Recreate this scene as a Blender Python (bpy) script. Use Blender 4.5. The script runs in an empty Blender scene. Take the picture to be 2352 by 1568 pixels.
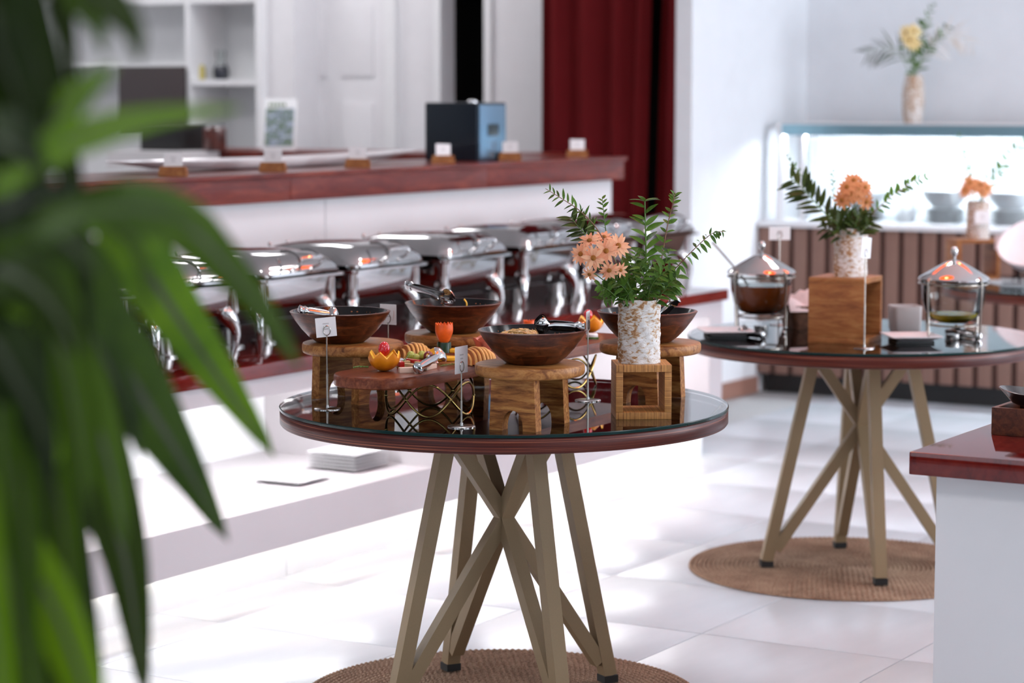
import bpy, bmesh, math, random
from math import sin, cos, pi, radians, hypot, atan2
from mathutils import Vector, Matrix, Euler

# ------------------------------------------------------------------ camera, light, exposure
SC = bpy.context.scene
COL = SC.collection
F_PX, HC, PITCH = 5428.0, 1.5106, radians(5.988)

cam_d = bpy.data.cameras.new('camera')
cam_d.sensor_width = 36.0
cam_d.lens = F_PX / 2352 * 36.0
cam_d.clip_start, cam_d.clip_end = 0.05, 100
cam_d.dof.use_dof = True
cam_d.dof.focus_distance = 5.55
cam_d.dof.aperture_fstop = 2.8
cam_d.dof.aperture_blades = 0
cam = bpy.data.objects.new('camera', cam_d)
cam.location = (0, 0, HC)
cam.rotation_euler = (pi / 2 - PITCH, 0, 0)
COL.objects.link(cam)
SC.camera = cam

SC.view_settings.view_transform = 'Standard'
SC.view_settings.look = 'None'
SC.view_settings.gamma = 1.0
SC.view_settings.use_curve_mapping = False
SC.view_settings.exposure = 0.22
SC.cycles.use_denoising = True
SC.cycles.use_adaptive_sampling = True
SC.cycles.adaptive_threshold = 0.03
SC.cycles.max_bounces = 7
SC.cycles.diffuse_bounces = 3
SC.cycles.glossy_bounces = 4
SC.cycles.transmission_bounces = 4
SC.cycles.transparent_max_bounces = 8
SC.cycles.caustics_reflective = False
SC.cycles.caustics_refractive = False
SC.cycles.sample_clamp_indirect = 6.0

world = bpy.data.worlds.new('world')
SC.world = world
world.use_nodes = True
world.node_tree.nodes['Background'].inputs[0].default_value = (0.75, 0.87, 1.0, 1)
world.node_tree.nodes['Background'].inputs[1].default_value = 1.5

# room axes: u runs along the buffet (away, to the right), v runs across it (towards the windows)
EU = Vector((0.517, 0.856)).normalized()
EV = Vector((EU.y, -EU.x))
RA = atan2(EU.y, EU.x)
def W(u, v, z=0.0):
    return Vector((u * EU.x + v * EV.x, u * EU.y + v * EV.y, z))

def area(name, loc, target, sx, sy, power, color):
    d = bpy.data.lights.new(name, 'AREA')
    d.shape, d.size, d.size_y, d.energy, d.color = 'RECTANGLE', sx, sy, power, color
    o = bpy.data.objects.new(name, d)
    o.location = loc
    o.rotation_euler = (Vector(target) - Vector(loc)).to_track_quat('-Z', 'Y').to_euler()
    COL.objects.link(o)
    return o
# daylight through the windows of the wall right of the camera (v = +2.6) plus unseen windows added in the wall behind it
for uu, pw in ((1.2, 8), (4.0, 18), (6.8, 95), (9.6, 150)):
    area('window_daylight', W(uu, 2.52, 1.55), W(uu, 0, 1.45), 1.9, 2.2, pw, (0.85, 0.90, 1.0))
for vv, pw in ((-5.8, 5), (-3.0, 5), (-0.2, 5)):
    area('window_daylight', W(-2.42, vv, 1.55), W(0, vv, 1.45), 1.9, 2.2, pw, (0.86, 0.93, 1.0))
# ------------------------------------------------------------------ helpers
def ray(px, py):
    a, b = (px - 1176) / F_PX, -(py - 784) / F_PX
    return Vector((a, cos(PITCH) + b * sin(PITCH), -sin(PITCH) + b * cos(PITCH)))
def at_y(px, py, Y):
    d = ray(px, py); return d * (Y / d.y) + Vector((0, 0, HC))
def at_z(px, py, z):
    d = ray(px, py); return d * ((z - HC) / d.z) + Vector((0, 0, HC))
def at_u(px, py, u):
    d = ray(px, py); t = u / (d.x * EU.x + d.y * EU.y); p = d * t
    return p.x * EV.x + p.y * EV.y, p.z + HC            # v, z
def at_v(px, py, v):
    d = ray(px, py); t = v / (d.x * EV.x + d.y * EV.y); p = d * t
    return p.x * EU.x + p.y * EU.y, p.z + HC            # u, z

class MB:
    """collects geometry for one mesh object"""
    def __init__(s): s.v, s.f, s.m = [], [], []
    def add(s, vs, fs, mi=0):
        o = len(s.v); s.v += [tuple(p) for p in vs]
        s.f += [tuple(i + o for i in f) for f in fs]; s.m += [mi] * len(fs); return s
    def box(s, x0, x1, y0, y1, z0, z1, mi=0, M=None):
        vs = [Vector(p) for p in ((x0,y0,z0),(x1,y0,z0),(x1,y1,z0),(x0,y1,z0),(x0,y0,z1),(x1,y0,z1),(x1,y1,z1),(x0,y1,z1))]
        if M is not None: vs = [M @ p for p in vs]
        return s.add(vs, [(0,3,2,1),(4,5,6,7),(0,1,5,4),(1,2,6,5),(2,3,7,6),(3,0,4,7)], mi)
    def bbox(s, x0, x1, y0, y1, z0, z1, b=0.004, mi=0, M=None):
        """bevelled box"""
        bm = bmesh.new()
        bmesh.ops.create_cube(bm, size=1)
        for p in bm.verts:
            p.co = Vector(((x0+x1)/2 + p.co.x*(x1-x0), (y0+y1)/2 + p.co.y*(y1-y0), (z0+z1)/2 + p.co.z*(z1-z0)))
        bmesh.ops.bevel(bm, geom=bm.edges[:], offset=b, segments=2, profile=0.7, affect='EDGES')
        bm.verts.index_update()
        vs = [(M @ p.co if M is not None else p.co.copy()) for p in bm.verts]
        fs = [tuple(q.index for q in f.verts) for f in bm.faces]
        bm.free(); return s.add(vs, fs, mi)
    def lathe(s, prof, n=32, mi=0, M=None, cx=0, cy=0):
        """prof: (r, z) list, rotated about z; r = 0 closes to a pole"""
        vs, rows = [], []
        for r, z in prof:
            if r < 1e-6: rows.append([len(vs)]); vs.append(Vector((cx, cy, z)))
            else:
                rows.append(list(range(len(vs), len(vs)+n)))
                vs += [Vector((cx + r*cos(2*pi*k/n), cy + r*sin(2*pi*k/n), z)) for k in range(n)]
        fs = []
        for a, b in zip(rows, rows[1:]):
            if len(a) == 1 and len(b) == 1: continue
            for k in range(n):
                k2 = (k+1) % n
                if len(a) == 1: fs.append((a[0], b[k2], b[k]))
                elif len(b) == 1: fs.append((a[k], a[k2], b[0]))
                else: fs.append((a[k], a[k2], b[k2], b[k]))
        if M is not None: vs = [M @ p for p in vs]
        return s.add(vs, fs, mi)
    def rings(s, loops, mi=0, cap0=True, cap1=True, M=None):
        n = len(loops[0]); vs = [Vector(p) for L in loops for p in L]; fs = []
        for a in range(len(loops)-1):
            for k in range(n):
                k2 = (k+1) % n
                fs.append((a*n+k, a*n+k2, (a+1)*n+k2, (a+1)*n+k))
        if cap0: fs.append(tuple(reversed(range(n))))
        if cap1: fs.append(tuple(range((len(loops)-1)*n, len(loops)*n)))
        if M is not None: vs = [M @ p for p in vs]
        return s.add(vs, fs, mi)
    def tube(s, pts, r, n=8, mi=0, closed=False, cap=True):
        pts = [Vector(p) for p in pts]; N = len(pts)
        rs = r if isinstance(r, (list, tuple)) else [r]*N
        loops, up = [], None
        for i, p in enumerate(pts):
            if closed: t = pts[(i+1) % N] - pts[i-1]
            else: t = pts[min(i+1, N-1)] - pts[max(i-1, 0)]
            t.normalize()
            if up is None:
                up = Vector((0,0,1)) if abs(t.z) < 0.9 else Vector((1,0,0))
            a = (up - t*up.dot(t))
            if a.length < 1e-6: a = t.orthogonal()
            a.normalize(); b = t.cross(a); up = a
            loops.append([p + (a*cos(2*pi*k/n) + b*sin(2*pi*k/n))*rs[i] for k in range(n)])
        if closed:
            loops.append(loops[0]); return s.rings(loops, mi, False, False)
        return s.rings(loops, mi, cap, cap)
    def beam(s, p, q, w, h=None, mi=0, up=(0,0,1)):
        """square bar from p to q"""
        p, q = Vector(p), Vector(q); h = h or w; t = (q-p).normalized(); up = Vector(up)
        a = t.cross(up)
        if a.length < 1e-4: a = t.orthogonal()
        a.normalize(); b = a.cross(t)
        c = [a*w/2+b*h/2, -a*w/2+b*h/2, -a*w/2-b*h/2, a*w/2-b*h/2]
        return s.rings([[p+k for k in c], [q+k for k in c]], mi)
    def prism(s, poly, z0, z1, mi=0, M=None, b=0.0):
        """poly: list of (x, y) ccw; b: small chamfer on both rims"""
        if b > 0:
            cx = sum(p[0] for p in poly)/len(poly); cy = sum(p[1] for p in poly)/len(poly)
            def sh(d): 
                out = []
                for x, y in poly:
                    L = hypot(x-cx, y-cy) or 1
                    out.append((x-(x-cx)/L*d, y-(y-cy)/L*d))
                return out
            L = [[(x,y,z0) for x,y in sh(b)], [(x,y,z0+b) for x,y in poly], [(x,y,z1-b) for x,y in poly], [(x,y,z1) for x,y in sh(b)]]
        else: L = [[(x,y,z0) for x,y in poly], [(x,y,z1) for x,y in poly]]
        return s.rings(L, mi, M=M)
    def sphere(s, c, r, n=12, m=8, mi=0, sc=(1,1,1)):
        c = Vector(c)
        prof = [(r*sin(pi*k/m), -r*cos(pi*k/m)) for k in range(m+1)]; prof[0] = (0,-r); prof[-1] = (0,r)
        M = Matrix.Translation(c) @ Matrix.Diagonal((*sc, 1))
        return s.lathe(prof, n, mi, M)
    def mesh(s, name, mats, smooth=40):
        me = bpy.data.meshes.new(name)
        me.from_pydata(s.v, [], s.f)
        for m in (mats if isinstance(mats, (list, tuple)) else [mats]): me.materials.append(MAT[m] if isinstance(m, str) else m)
        if any(s.m): me.polygons.foreach_set('material_index', s.m)
        if smooth:
            me.shade_smooth(); me.set_sharp_from_angle(angle=radians(smooth))
        me.update(); return me
    def build(s, name, mats, parent=None, smooth=40, loc=None, rotz=0, center=True):
        """top-level meshes get their origin at their base unless loc is given"""
        if parent is None and loc is None and center and s.v:
            xs = [p[0] for p in s.v]; ys = [p[1] for p in s.v]; zs = [p[2] for p in s.v]
            o = Vector(((min(xs)+max(xs))/2, (min(ys)+max(ys))/2, min(zs)))
            s.v = [tuple(Vector(p)-o) for p in s.v]; loc = o
        ob = bpy.data.objects.new(name, s.mesh(name, mats, smooth))
        COL.objects.link(ob)
        if loc is not None: ob.location = loc
        ob.rotation_euler = (0, 0, rotz)
        if parent is not None: ob.parent = parent
        return ob

def tag(o, label=None, cat=None, group=None, kind=None):
    for k, v in (('label', label), ('category', cat), ('group', group), ('kind', kind)):
        if v: o[k] = v
    return o
def thing(name, label, cat, loc=(0,0,0), rotz=0, group=None):
    o = bpy.data.objects.new(name, None); COL.objects.link(o)
    o.empty_display_size = 0.05
    o.location = loc; o.rotation_euler = (0, 0, rotz)
    return tag(o, label, cat, group)
def copy_tree(o, parent=None):
    c = o.copy(); COL.objects.link(c); c.parent = parent
    for ch in list(o.children): copy_tree(ch, c)
    return c
def inst(name, me, parent, M):
    """a part that shares mesh data"""
    o = bpy.data.objects.new(name, me); COL.objects.link(o); o.parent = parent; o.matrix_local = M
    return o
def room(name, u, v, z, label=None, cat=None, group=None):
    """Empty in the room's axes: local x = +u, local -y = +v (towards the windows)"""
    o = thing(name, label, cat, W(u, v, z), RA, group); return o
def rbox(name, u0, u1, v0, v1, z0, z1, mat, parent=None, kind=None, b=0.0):
    """box in room axes; with a parent, coordinates are relative to the parent's base (u, v, z offsets)"""
    mb = MB(); uc, vc = (u0+u1)/2, (v0+v1)/2
    hu, hv = abs(u1-u0)/2, abs(v1-v0)/2
    if b: mb.bbox(-hu, hu, -hv, hv, 0, z1-z0, b)
    else: mb.box(-hu, hu, -hv, hv, 0, z1-z0)
    if parent is None: o = mb.build(name, mat, loc=W(uc, vc, z0), rotz=RA)
    else:
        o = mb.build(name, mat, parent); o.location = (uc, -vc, z0)
    if kind: o['kind'] = kind
    return o
def rrect(hx, hy, r, n=6):
    """rounded rectangle outline, ccw"""
    out = []
    for cx, cy, a0 in ((hx-r, hy-r, 0), (-hx+r, hy-r, pi/2), (-hx+r, -hy+r, pi), (hx-r, -hy+r, 1.5*pi)):
        out += [(cx + r*cos(a0 + pi/2*k/n), cy + r*sin(a0 + pi/2*k/n)) for k in range(n+1)]
    return out
def bez(p, n=24):
    """smooth Catmull-Rom curve through the points"""
    p = [Vector(q) for q in p]; P = [2*p[0]-p[1]] + p + [2*p[-1]-p[-2]]; out = []
    segs = len(p)-1; per = max(2, n // segs)
    for i in range(segs):
        a, b, c, d = P[i:i+4]
        for k in range(per):
            t = k/per
            out.append(0.5*((2*b) + (c-a)*t + (2*a-5*b+4*c-d)*t*t + (3*b-a-3*c+d)*t**3))
    return out + [p[-1]]

# ------------------------------------------------------------------ materials
MAT = {}
def nodes(name):
    m = bpy.data.materials.new(name); m.use_nodes = True; MAT[name] = m
    nt = m.node_tree; return m, nt, nt.nodes['Principled BSDF']
def srgb(r, g, b):
    f = lambda c: (c/255/12.92) if c/255 <= 0.04045 else ((c/255+0.055)/1.055)**2.4
    return (f(r), f(g), f(b), 1)
def ramp(nt, fac, stops):
    n = nt.nodes.new('ShaderNodeValToRGB'); e = n.color_ramp.elements
    e[0].position, e[0].color = stops[0]; e[1].position, e[1].color = stops[-1]
    for p, c in stops[1:-1]:
        k = e.new(p); k.color = c
    nt.links.new(fac, n.inputs[0]); return n.outputs[0]
def coords(nt, scale=(1,1,1), rot=(0,0,0), src='Object'):
    tc = nt.nodes.new('ShaderNodeTexCoord'); mp = nt.nodes.new('ShaderNodeMapping')
    mp.inputs['Scale'].default_value = scale; mp.inputs['Rotation'].default_value = rot
    nt.links.new(tc.outputs[src], mp.inputs[0]); return mp.outputs[0]
def noise(nt, vec, scale, detail=4, rough=0.55, dist=0.0):
    n = nt.nodes.new('ShaderNodeTexNoise')
    n.inputs['Scale'].default_value = scale; n.inputs['Detail'].default_value = detail
    n.inputs['Roughness'].default_value = rough; n.inputs['Distortion'].default_value = dist
    nt.links.new(vec, n.inputs['Vector']); return n.outputs['Fac']
def bump(nt, bs, h, strength=0.2, dist=0.002):
    n = nt.nodes.new('ShaderNodeBump'); n.inputs['Strength'].default_value = strength; n.inputs['Distance'].default_value = dist
    nt.links.new(h, n.inputs['Height']); nt.links.new(n.outputs[0], bs.inputs['Normal'])
def plain(name, c, rough=0.5, metal=0.0, coat=0.0, var=0.0, vscale=8, spec=0.5, sheen=0, bmp=0):
    m, nt, bs = nodes(name)
    bs.inputs['Roughness'].default_value = rough; bs.inputs['Metallic'].default_value = metal
    bs.inputs['Coat Weight'].default_value = coat; bs.inputs['Coat Roughness'].default_value = 0.06
    bs.inputs['Specular IOR Level'].default_value = spec
    if sheen: bs.inputs['Sheen Weight'].default_value = sheen
    k = noise(nt, coords(nt), vscale)
    d = max(var, 0.02)
    lo = tuple(x*(1-d) for x in c[:3]) + (1,); hi = tuple(min(1, x*(1+d)) for x in c[:3]) + (1,)
    nt.links.new(ramp(nt, k, [(0.3, lo), (0.7, hi)]), bs.inputs['Base Color'])
    if bmp: bump(nt, bs, noise(nt, coords(nt), vscale*12), bmp)
    return m
def wood(name, dark, mid, light, rough=0.4, coat=0.0, scale=1.0, axis='x', fine=1.0, bmp=0.15, spec=0.3):
    """grain stretched along a local axis"""
    m, nt, bs = nodes(name)
    st = {'x': (1.2, 9, 9), 'y': (9, 1.2, 9), 'z': (9, 9, 1.2)}[axis]
    vec = coords(nt, tuple(k*scale for k in st))
    a = noise(nt, vec, 3.0, 6, 0.6, 1.2)
    vec2 = coords(nt, tuple(k*scale*6 for k in st)); b = noise(nt, vec2, 4.0, 3, 0.6)
    mx = nt.nodes.new('ShaderNodeMath'); mx.operation = 'MULTIPLY_ADD'
    nt.links.new(b, mx.inputs[0]); mx.inputs[1].default_value = 0.28*fine
    sub = nt.nodes.new('ShaderNodeMath'); sub.operation = 'SUBTRACT'; nt.links.new(a, sub.inputs[0]); sub.inputs[1].default_value = 0.14*fine
    nt.links.new(sub.outputs[0], mx.inputs[2])
    nt.links.new(ramp(nt, mx.outputs[0], [(0.3, dark), (0.5, mid), (0.72, light)]), bs.inputs['Base Color'])
    bs.inputs['Roughness'].default_value = rough; bs.inputs['Coat Weight'].default_value = coat; bs.inputs['Coat Roughness'].default_value = 0.08
    bs.inputs['Specular IOR Level'].default_value = spec
    if bmp: bump(nt, bs, mx.outputs[0], bmp, 0.001)
    return m
def emit(name, c, s):
    m, nt, bs = nodes(name)
    bs.inputs['Base Color'].default_value = c; bs.inputs['Emission Color'].default_value = c; bs.inputs['Emission Strength'].default_value = s
    return m
def clear(name, tint, ior=1.45, rough=0.0):
    """clear pane: Fresnel reflection over a tinted transparent body"""
    m, nt, bs = nodes(name); nt.nodes.remove(bs)
    out = nt.nodes['Material Output']; fr = nt.nodes.new('ShaderNodeFresnel'); fr.inputs[0].default_value = ior
    tr = nt.nodes.new('ShaderNodeBsdfTransparent'); tr.inputs[0].default_value = tint
    gl = nt.nodes.new('ShaderNodeBsdfGlossy'); gl.inputs['Roughness'].default_value = rough; gl.inputs[0].default_value = (1,1,1,1)
    mx = nt.nodes.new('ShaderNodeMixShader')
    nt.links.new(fr.outputs[0], mx.inputs[0]); nt.links.new(tr.outputs[0], mx.inputs[1]); nt.links.new(gl.outputs[0], mx.inputs[2])
    nt.links.new(mx.outputs[0], out.inputs[0]); return m

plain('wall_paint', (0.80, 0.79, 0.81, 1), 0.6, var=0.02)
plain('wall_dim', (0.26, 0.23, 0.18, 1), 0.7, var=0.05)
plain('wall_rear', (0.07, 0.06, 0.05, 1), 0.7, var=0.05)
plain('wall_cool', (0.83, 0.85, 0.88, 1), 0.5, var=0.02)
plain('ceiling_paint', (0.85, 0.85, 0.85, 1), 0.8)
plain('white_lacquer', (0.78, 0.75, 0.76, 1), 0.35, var=0.015, vscale=3)
plain('buffet_grey', (0.56, 0.52, 0.535, 1), 0.4, var=0.015, vscale=3)
plain('white_shelf', (0.86, 0.86, 0.87, 1), 0.4)
plain('grout', (0.42, 0.42, 0.42, 1), 0.8)
m, nt, bs = nodes('tile')
k = noise(nt, coords(nt, (1, 4, 1), src='Object'), 2.5, 5)
nt.links.new(ramp(nt, k, [(0.3, (0.65, 0.69, 0.735, 1)), (0.7, (0.70, 0.74, 0.785, 1))]), bs.inputs['Base Color'])
bs.inputs['Roughness'].default_value = 0.26; bs.inputs['Specular IOR Level'].default_value = 0.4
plain('skirting_brown', srgb(150, 110, 96), 0.5)
plain('dark_void', (0.012, 0.011, 0.012, 1), 0.9)  # near-black colour standing in for the darkness of the store room
plain('dark_splash', (0.020, 0.009, 0.009, 1), 0.35, spec=0.3)
plain('black', (0.01, 0.01, 0.01, 1), 0.45)
plain('black_gloss', (0.008, 0.008, 0.009, 1), 0.12, coat=0.5)
plain('rubber', (0.015, 0.014, 0.014, 1), 0.7)
plain('curtain_red', (0.135, 0.011, 0.013, 1), 0.9, var=0.12, vscale=2, spec=0.05)
plain('slat_brown', srgb(132, 102, 91), 0.55, var=0.05, spec=0.2)
plain('slat_gap', (0.055, 0.026, 0.022, 1), 0.8, spec=0.1)
wood('red_top', (0.075, 0.004, 0.003, 1), (0.125, 0.007, 0.005, 1), (0.17, 0.014, 0.008, 1), 0.06, 0.0, 0.6, fine=0.6, bmp=0, spec=0.5)
wood('bar_wood', (0.085, 0.008, 0.006, 1), (0.15, 0.019, 0.012, 1), (0.25, 0.050, 0.028, 1), 0.3, 0.0, 0.9, fine=0.7, bmp=0.02, spec=0.3)
wood('stool_wood', (0.11, 0.030, 0.006, 1), (0.31, 0.115, 0.028, 1), (0.54, 0.26, 0.078, 1), 0.5, 0.0, 2.2, 'x', spec=0.25)
wood('stool_top', (0.13, 0.038, 0.009, 1), (0.33, 0.13, 0.035, 1), (0.52, 0.25, 0.080, 1), 0.42, 0.0, 2.0, 'x')
wood('board_wood', (0.075, 0.015, 0.006, 1), (0.16, 0.038, 0.015, 1), (0.25, 0.080, 0.034, 1), 0.3, 0.0, 2.0, 'x')
wood('bamboo', (0.30, 0.145, 0.055, 1), (0.42, 0.22, 0.09, 1), (0.54, 0.31, 0.14, 1), 0.45, 0.1, 3.0, 'y', fine=1.3)
wood('bamboo_end', (0.30, 0.14, 0.05, 1), (0.44, 0.23, 0.095, 1), (0.56, 0.33, 0.15, 1), 0.45, 0.1, 2.0, 'y')
wood('crate_wood', (0.20, 0.065, 0.020, 1), (0.33, 0.125, 0.038, 1), (0.44, 0.20, 0.070, 1), 0.5, 0.0, 2.0, 'y')
wood('box_dark', (0.04, 0.010, 0.005, 1), (0.095, 0.024, 0.010, 1), (0.15, 0.046, 0.018, 1), 0.4, 0.0, 2.0, 'x')
# plywood edge of the round tables: thin laminations
m, nt, bs = nodes('ply_edge')
tc = coords(nt, (1.2, 1.2, 260)); a = noise(nt, tc, 1.4, 3, 0.6)
nt.links.new(ramp(nt, a, [(0.30, (0.020, 0.003, 0.003, 1)), (0.48, (0.065, 0.009, 0.005, 1)), (0.58, (0.12, 0.022, 0.011, 1)), (0.68, (0.34, 0.11, 0.055, 1))]), bs.inputs['Base Color'])
bs.inputs['Roughness'].default_value = 0.35; bs.inputs['Specular IOR Level'].default_value = 0.3
bump(nt, bs, a, 0.25, 0.001)
plain('table_under_glass', (0.035, 0.008, 0.008, 1), 0.08, var=0.2, vscale=5)
clear('glass_top', (0.80, 0.90, 0.88, 1), 1.95)
plain('glass_edge', (0.003, 0.022, 0.021, 1), 0.15, spec=0.25)
plain('leg_paint', srgb(146, 124, 95), 0.5, var=0.03, vscale=300, spec=0.3)
plain('steel', (0.56, 0.55, 0.55, 1), 0.07, 1.0)
plain('steel_soft', (0.45, 0.43, 0.42, 1), 0.18, 1.0)
plain('steel_wire', (0.42, 0.38, 0.34, 1), 0.25, 1.0)
plain('brass_wire', (0.34, 0.24, 0.085, 1), 0.25, 1.0)
plain('alu_blue', (0.30, 0.50, 0.58, 1), 0.3, 0.8)
plain('card', (0.80, 0.79, 0.80, 1), 0.6)
plain('ink', (0.50, 0.49, 0.50, 1), 0.7)
plain('ink_rose', (0.62, 0.42, 0.38, 1), 0.7)
plain('porcelain', (0.84, 0.83, 0.84, 1), 0.15, coat=0.3)
plain('matte_white', (0.80, 0.74, 0.76, 1), 0.5)
plain('cup_grey', (0.50, 0.45, 0.44, 1), 0.5)
def leafmat(name, dark, light, trans=0.35, rough=0.4, vs=6):
    m, nt, bs = nodes(name); out = nt.nodes['Material Output']
    oi = nt.nodes.new('ShaderNodeObjectInfo')
    k = noise(nt, coords(nt), vs, 3)
    mx = nt.nodes.new('ShaderNodeMath'); mx.operation = 'MULTIPLY_ADD'
    nt.links.new(oi.outputs['Random'], mx.inputs[0]); mx.inputs[1].default_value = 0.7; nt.links.new(k, mx.inputs[2])
    c = ramp(nt, mx.outputs[0], [(0.35, dark), (1.05, light)])
    nt.links.new(c, bs.inputs['Base Color']); bs.inputs['Roughness'].default_value = rough; bs.inputs['Specular IOR Level'].default_value = 0.2
    t = nt.nodes.new('ShaderNodeBsdfTranslucent'); nt.links.new(c, t.inputs[0])
    ms = nt.nodes.new('ShaderNodeMixShader'); ms.inputs[0].default_value = trans
    nt.links.new(bs.outputs[0], ms.inputs[1]); nt.links.new(t.outputs[0], ms.inputs[2]); nt.links.new(ms.outputs[0], out.inputs[0])
    return m
leafmat('leaf', (0.018, 0.045, 0.008, 1), (0.10, 0.21, 0.030, 1), 0.25)
leafmat('leaf_olive', (0.010, 0.020, 0.004, 1), (0.050, 0.080, 0.014, 1), 0.15)
leafmat('petal', (0.80, 0.30, 0.16, 1), (0.95, 0.55, 0.34, 1), 0.25, 0.6, 20)
leafmat('petal_orange', (0.52, 0.17, 0.06, 1), (0.72, 0.33, 0.15, 1), 0.25, 0.6, 20)
leafmat('plume', (0.75, 0.68, 0.62, 1), (0.88, 0.82, 0.78, 1), 0.3, 0.9)
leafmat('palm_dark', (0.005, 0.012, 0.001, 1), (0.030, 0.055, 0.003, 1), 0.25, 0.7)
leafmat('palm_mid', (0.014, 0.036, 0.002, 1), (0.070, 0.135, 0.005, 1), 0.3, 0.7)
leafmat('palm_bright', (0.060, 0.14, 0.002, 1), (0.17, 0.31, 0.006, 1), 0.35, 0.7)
leafmat('palm_rib', (0.045, 0.050, 0.028, 1), (0.11, 0.12, 0.075, 1), 0.2, 0.6)
plain('stem_green', (0.10, 0.20, 0.035, 1), 0.5)
plain('stem_brown', (0.20, 0.10, 0.055, 1), 0.6)
plain('flower_eye', (0.30, 0.11, 0.010, 1), 0.8, var=0.3, vscale=200)
plain('trunk', (0.09, 0.065, 0.045, 1), 0.85, var=0.3, vscale=30, bmp=0.4)
# birch bark
m, nt, bs = nodes('bark')
v1 = coords(nt, (75, 75, 150)); n1 = noise(nt, v1, 1.0, 5, 0.62, 0.5)
n2 = noise(nt, coords(nt, (14, 14, 7)), 1.0, 3, 0.6)
ad = nt.nodes.new('ShaderNodeMath'); ad.operation = 'MULTIPLY_ADD'; nt.links.new(n2, ad.inputs[0]); ad.inputs[1].default_value = 0.45
sb = nt.nodes.new('ShaderNodeMath'); sb.operation = 'SUBTRACT'; nt.links.new(n1, sb.inputs[0]); sb.inputs[1].default_value = 0.22
nt.links.new(sb.outputs[0], ad.inputs[2])
nt.links.new(ramp(nt, ad.outputs[0], [(0.36, (0.30, 0.13, 0.045, 1)), (0.43, (0.52, 0.32, 0.17, 1)), (0.50, (0.66, 0.60, 0.55, 1)), (0.68, (0.80, 0.77, 0.76, 1))]), bs.inputs['Base Color'])
bs.inputs['Roughness'].default_value = 0.75
bump(nt, bs, n1, 0.7, 0.004)
# turned bowl: glued-up wooden blocks
m, nt, bs = nodes('bowl_wood')
tc = nt.nodes.new('ShaderNodeTexCoord'); sp = nt.nodes.new('ShaderNodeSeparateXYZ'); nt.links.new(tc.outputs['Object'], sp.inputs[0])
an = nt.nodes.new('ShaderNodeMath'); an.operation = 'ARCTAN2'; nt.links.new(sp.outputs[1], an.inputs[0]); nt.links.new(sp.outputs[0], an.inputs[1])
cb = nt.nodes.new('ShaderNodeCombineXYZ'); nt.links.new(an.outputs[0], cb.inputs[0]); nt.links.new(sp.outputs[2], cb.inputs[1])
bk = nt.nodes.new('ShaderNodeTexBrick'); nt.links.new(cb.outputs[0], bk.inputs['Vector'])
bk.inputs['Scale'].default_value = 1; bk.inputs['Mortar Size'].default_value = 0; bk.inputs['Brick Width'].default_value = 0.75; bk.inputs['Row Height'].default_value = 0.0235
bk.inputs['Color1'].default_value = (0.060, 0.011, 0.003, 1); bk.inputs['Color2'].default_value = (0.17, 0.044, 0.013, 1); bk.inputs['Bias'].default_value = -0.1
n1 = noise(nt, coords(nt, (14, 14, 60)), 1.5, 6, 0.65, 1.0)
mm = nt.nodes.new('ShaderNodeMix'); mm.data_type = 'RGBA'; mm.blend_type = 'MULTIPLY'; mm.inputs[0].default_value = 0.85
nt.links.new(bk.outputs['Color'], mm.inputs[6]); nt.links.new(ramp(nt, n1, [(0.32, (0.18, 0.15, 0.13, 1)), (0.5, (0.85, 0.85, 0.8, 1)), (0.68, (1.9, 1.9, 1.8, 1))]), mm.inputs[7])
nt.links.new(mm.outputs[2], bs.inputs['Base Color']); bs.inputs['Roughness'].default_value = 0.36; bs.inputs['Specular IOR Level'].default_value = 0.4
# black lacquered inside of the bowls
plain('bowl_inside', (0.004, 0.0035, 0.004, 1), 0.16, spec=0.35)
plain('crumb', (0.45, 0.16, 0.06, 1), 0.6)
plain('noodle', (0.55, 0.36, 0.13, 1), 0.35, var=0.3, vscale=60, coat=0.3)
plain('salad_green', (0.10, 0.20, 0.04, 1), 0.4, var=0.3)
plain('orange_peel', (1.0, 0.30, 0.010, 1), 0.38, var=0.12, vscale=40, bmp=0.15)
plain('orange_flesh', (1.0, 0.50, 0.04, 1), 0.35, var=0.15, vscale=60)
plain('pepper_orange', (0.84, 0.26, 0.015, 1), 0.25, var=0.12, coat=0.3)
plain('tomato', (0.62, 0.012, 0.018, 1), 0.15, coat=0.6, var=0.1)
plain('carrot', (0.88, 0.13, 0.015, 1), 0.4, var=0.12, vscale=60)
plain('cucumber', (0.010, 0.035, 0.012, 1), 0.3, var=0.5, vscale=50)
plain('cucumber_flesh', (0.55, 0.62, 0.35, 1), 0.4)
plain('grape_green', (0.42, 0.45, 0.07, 1), 0.2, coat=0.4, var=0.1)
plain('grape_red', (0.22, 0.02, 0.028, 1), 0.25, coat=0.3, var=0.3)
plain('apple_flesh', (0.70, 0.36, 0.10, 1), 0.4, var=0.15, vscale=60)
plain('apple_skin', (0.42, 0.13, 0.04, 1), 0.3, var=0.3)
plain('cheese', (0.78, 0.58, 0.46, 1), 0.45, var=0.05)
plain('parsnip', (0.72, 0.55, 0.28, 1), 0.45, var=0.1, vscale=40)
plain('pepper_red', (0.62, 0.02, 0.015, 1), 0.22, coat=0.3)
plain('salmon', (0.74, 0.22, 0.14, 1), 0.35, var=0.2, vscale=30, coat=0.2)
plain('tea', (0.20, 0.040, 0.006, 1), 0.15, var=0.25, vscale=14, spec=0.2)
plain('lemon_oil', (0.62, 0.47, 0.02, 1), 0.15, var=0.15, spec=0.2)
clear('jar_glass', (0.93, 0.96, 0.95, 1), 1.3)
clear('case_glass', (0.95, 0.98, 0.99, 1), 1.35)
emit('copper_shade', (1.0, 0.18, 0.03, 1), 1.2)
plain('pink_napkin', (0.70, 0.58, 0.58, 1), 0.7)
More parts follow.
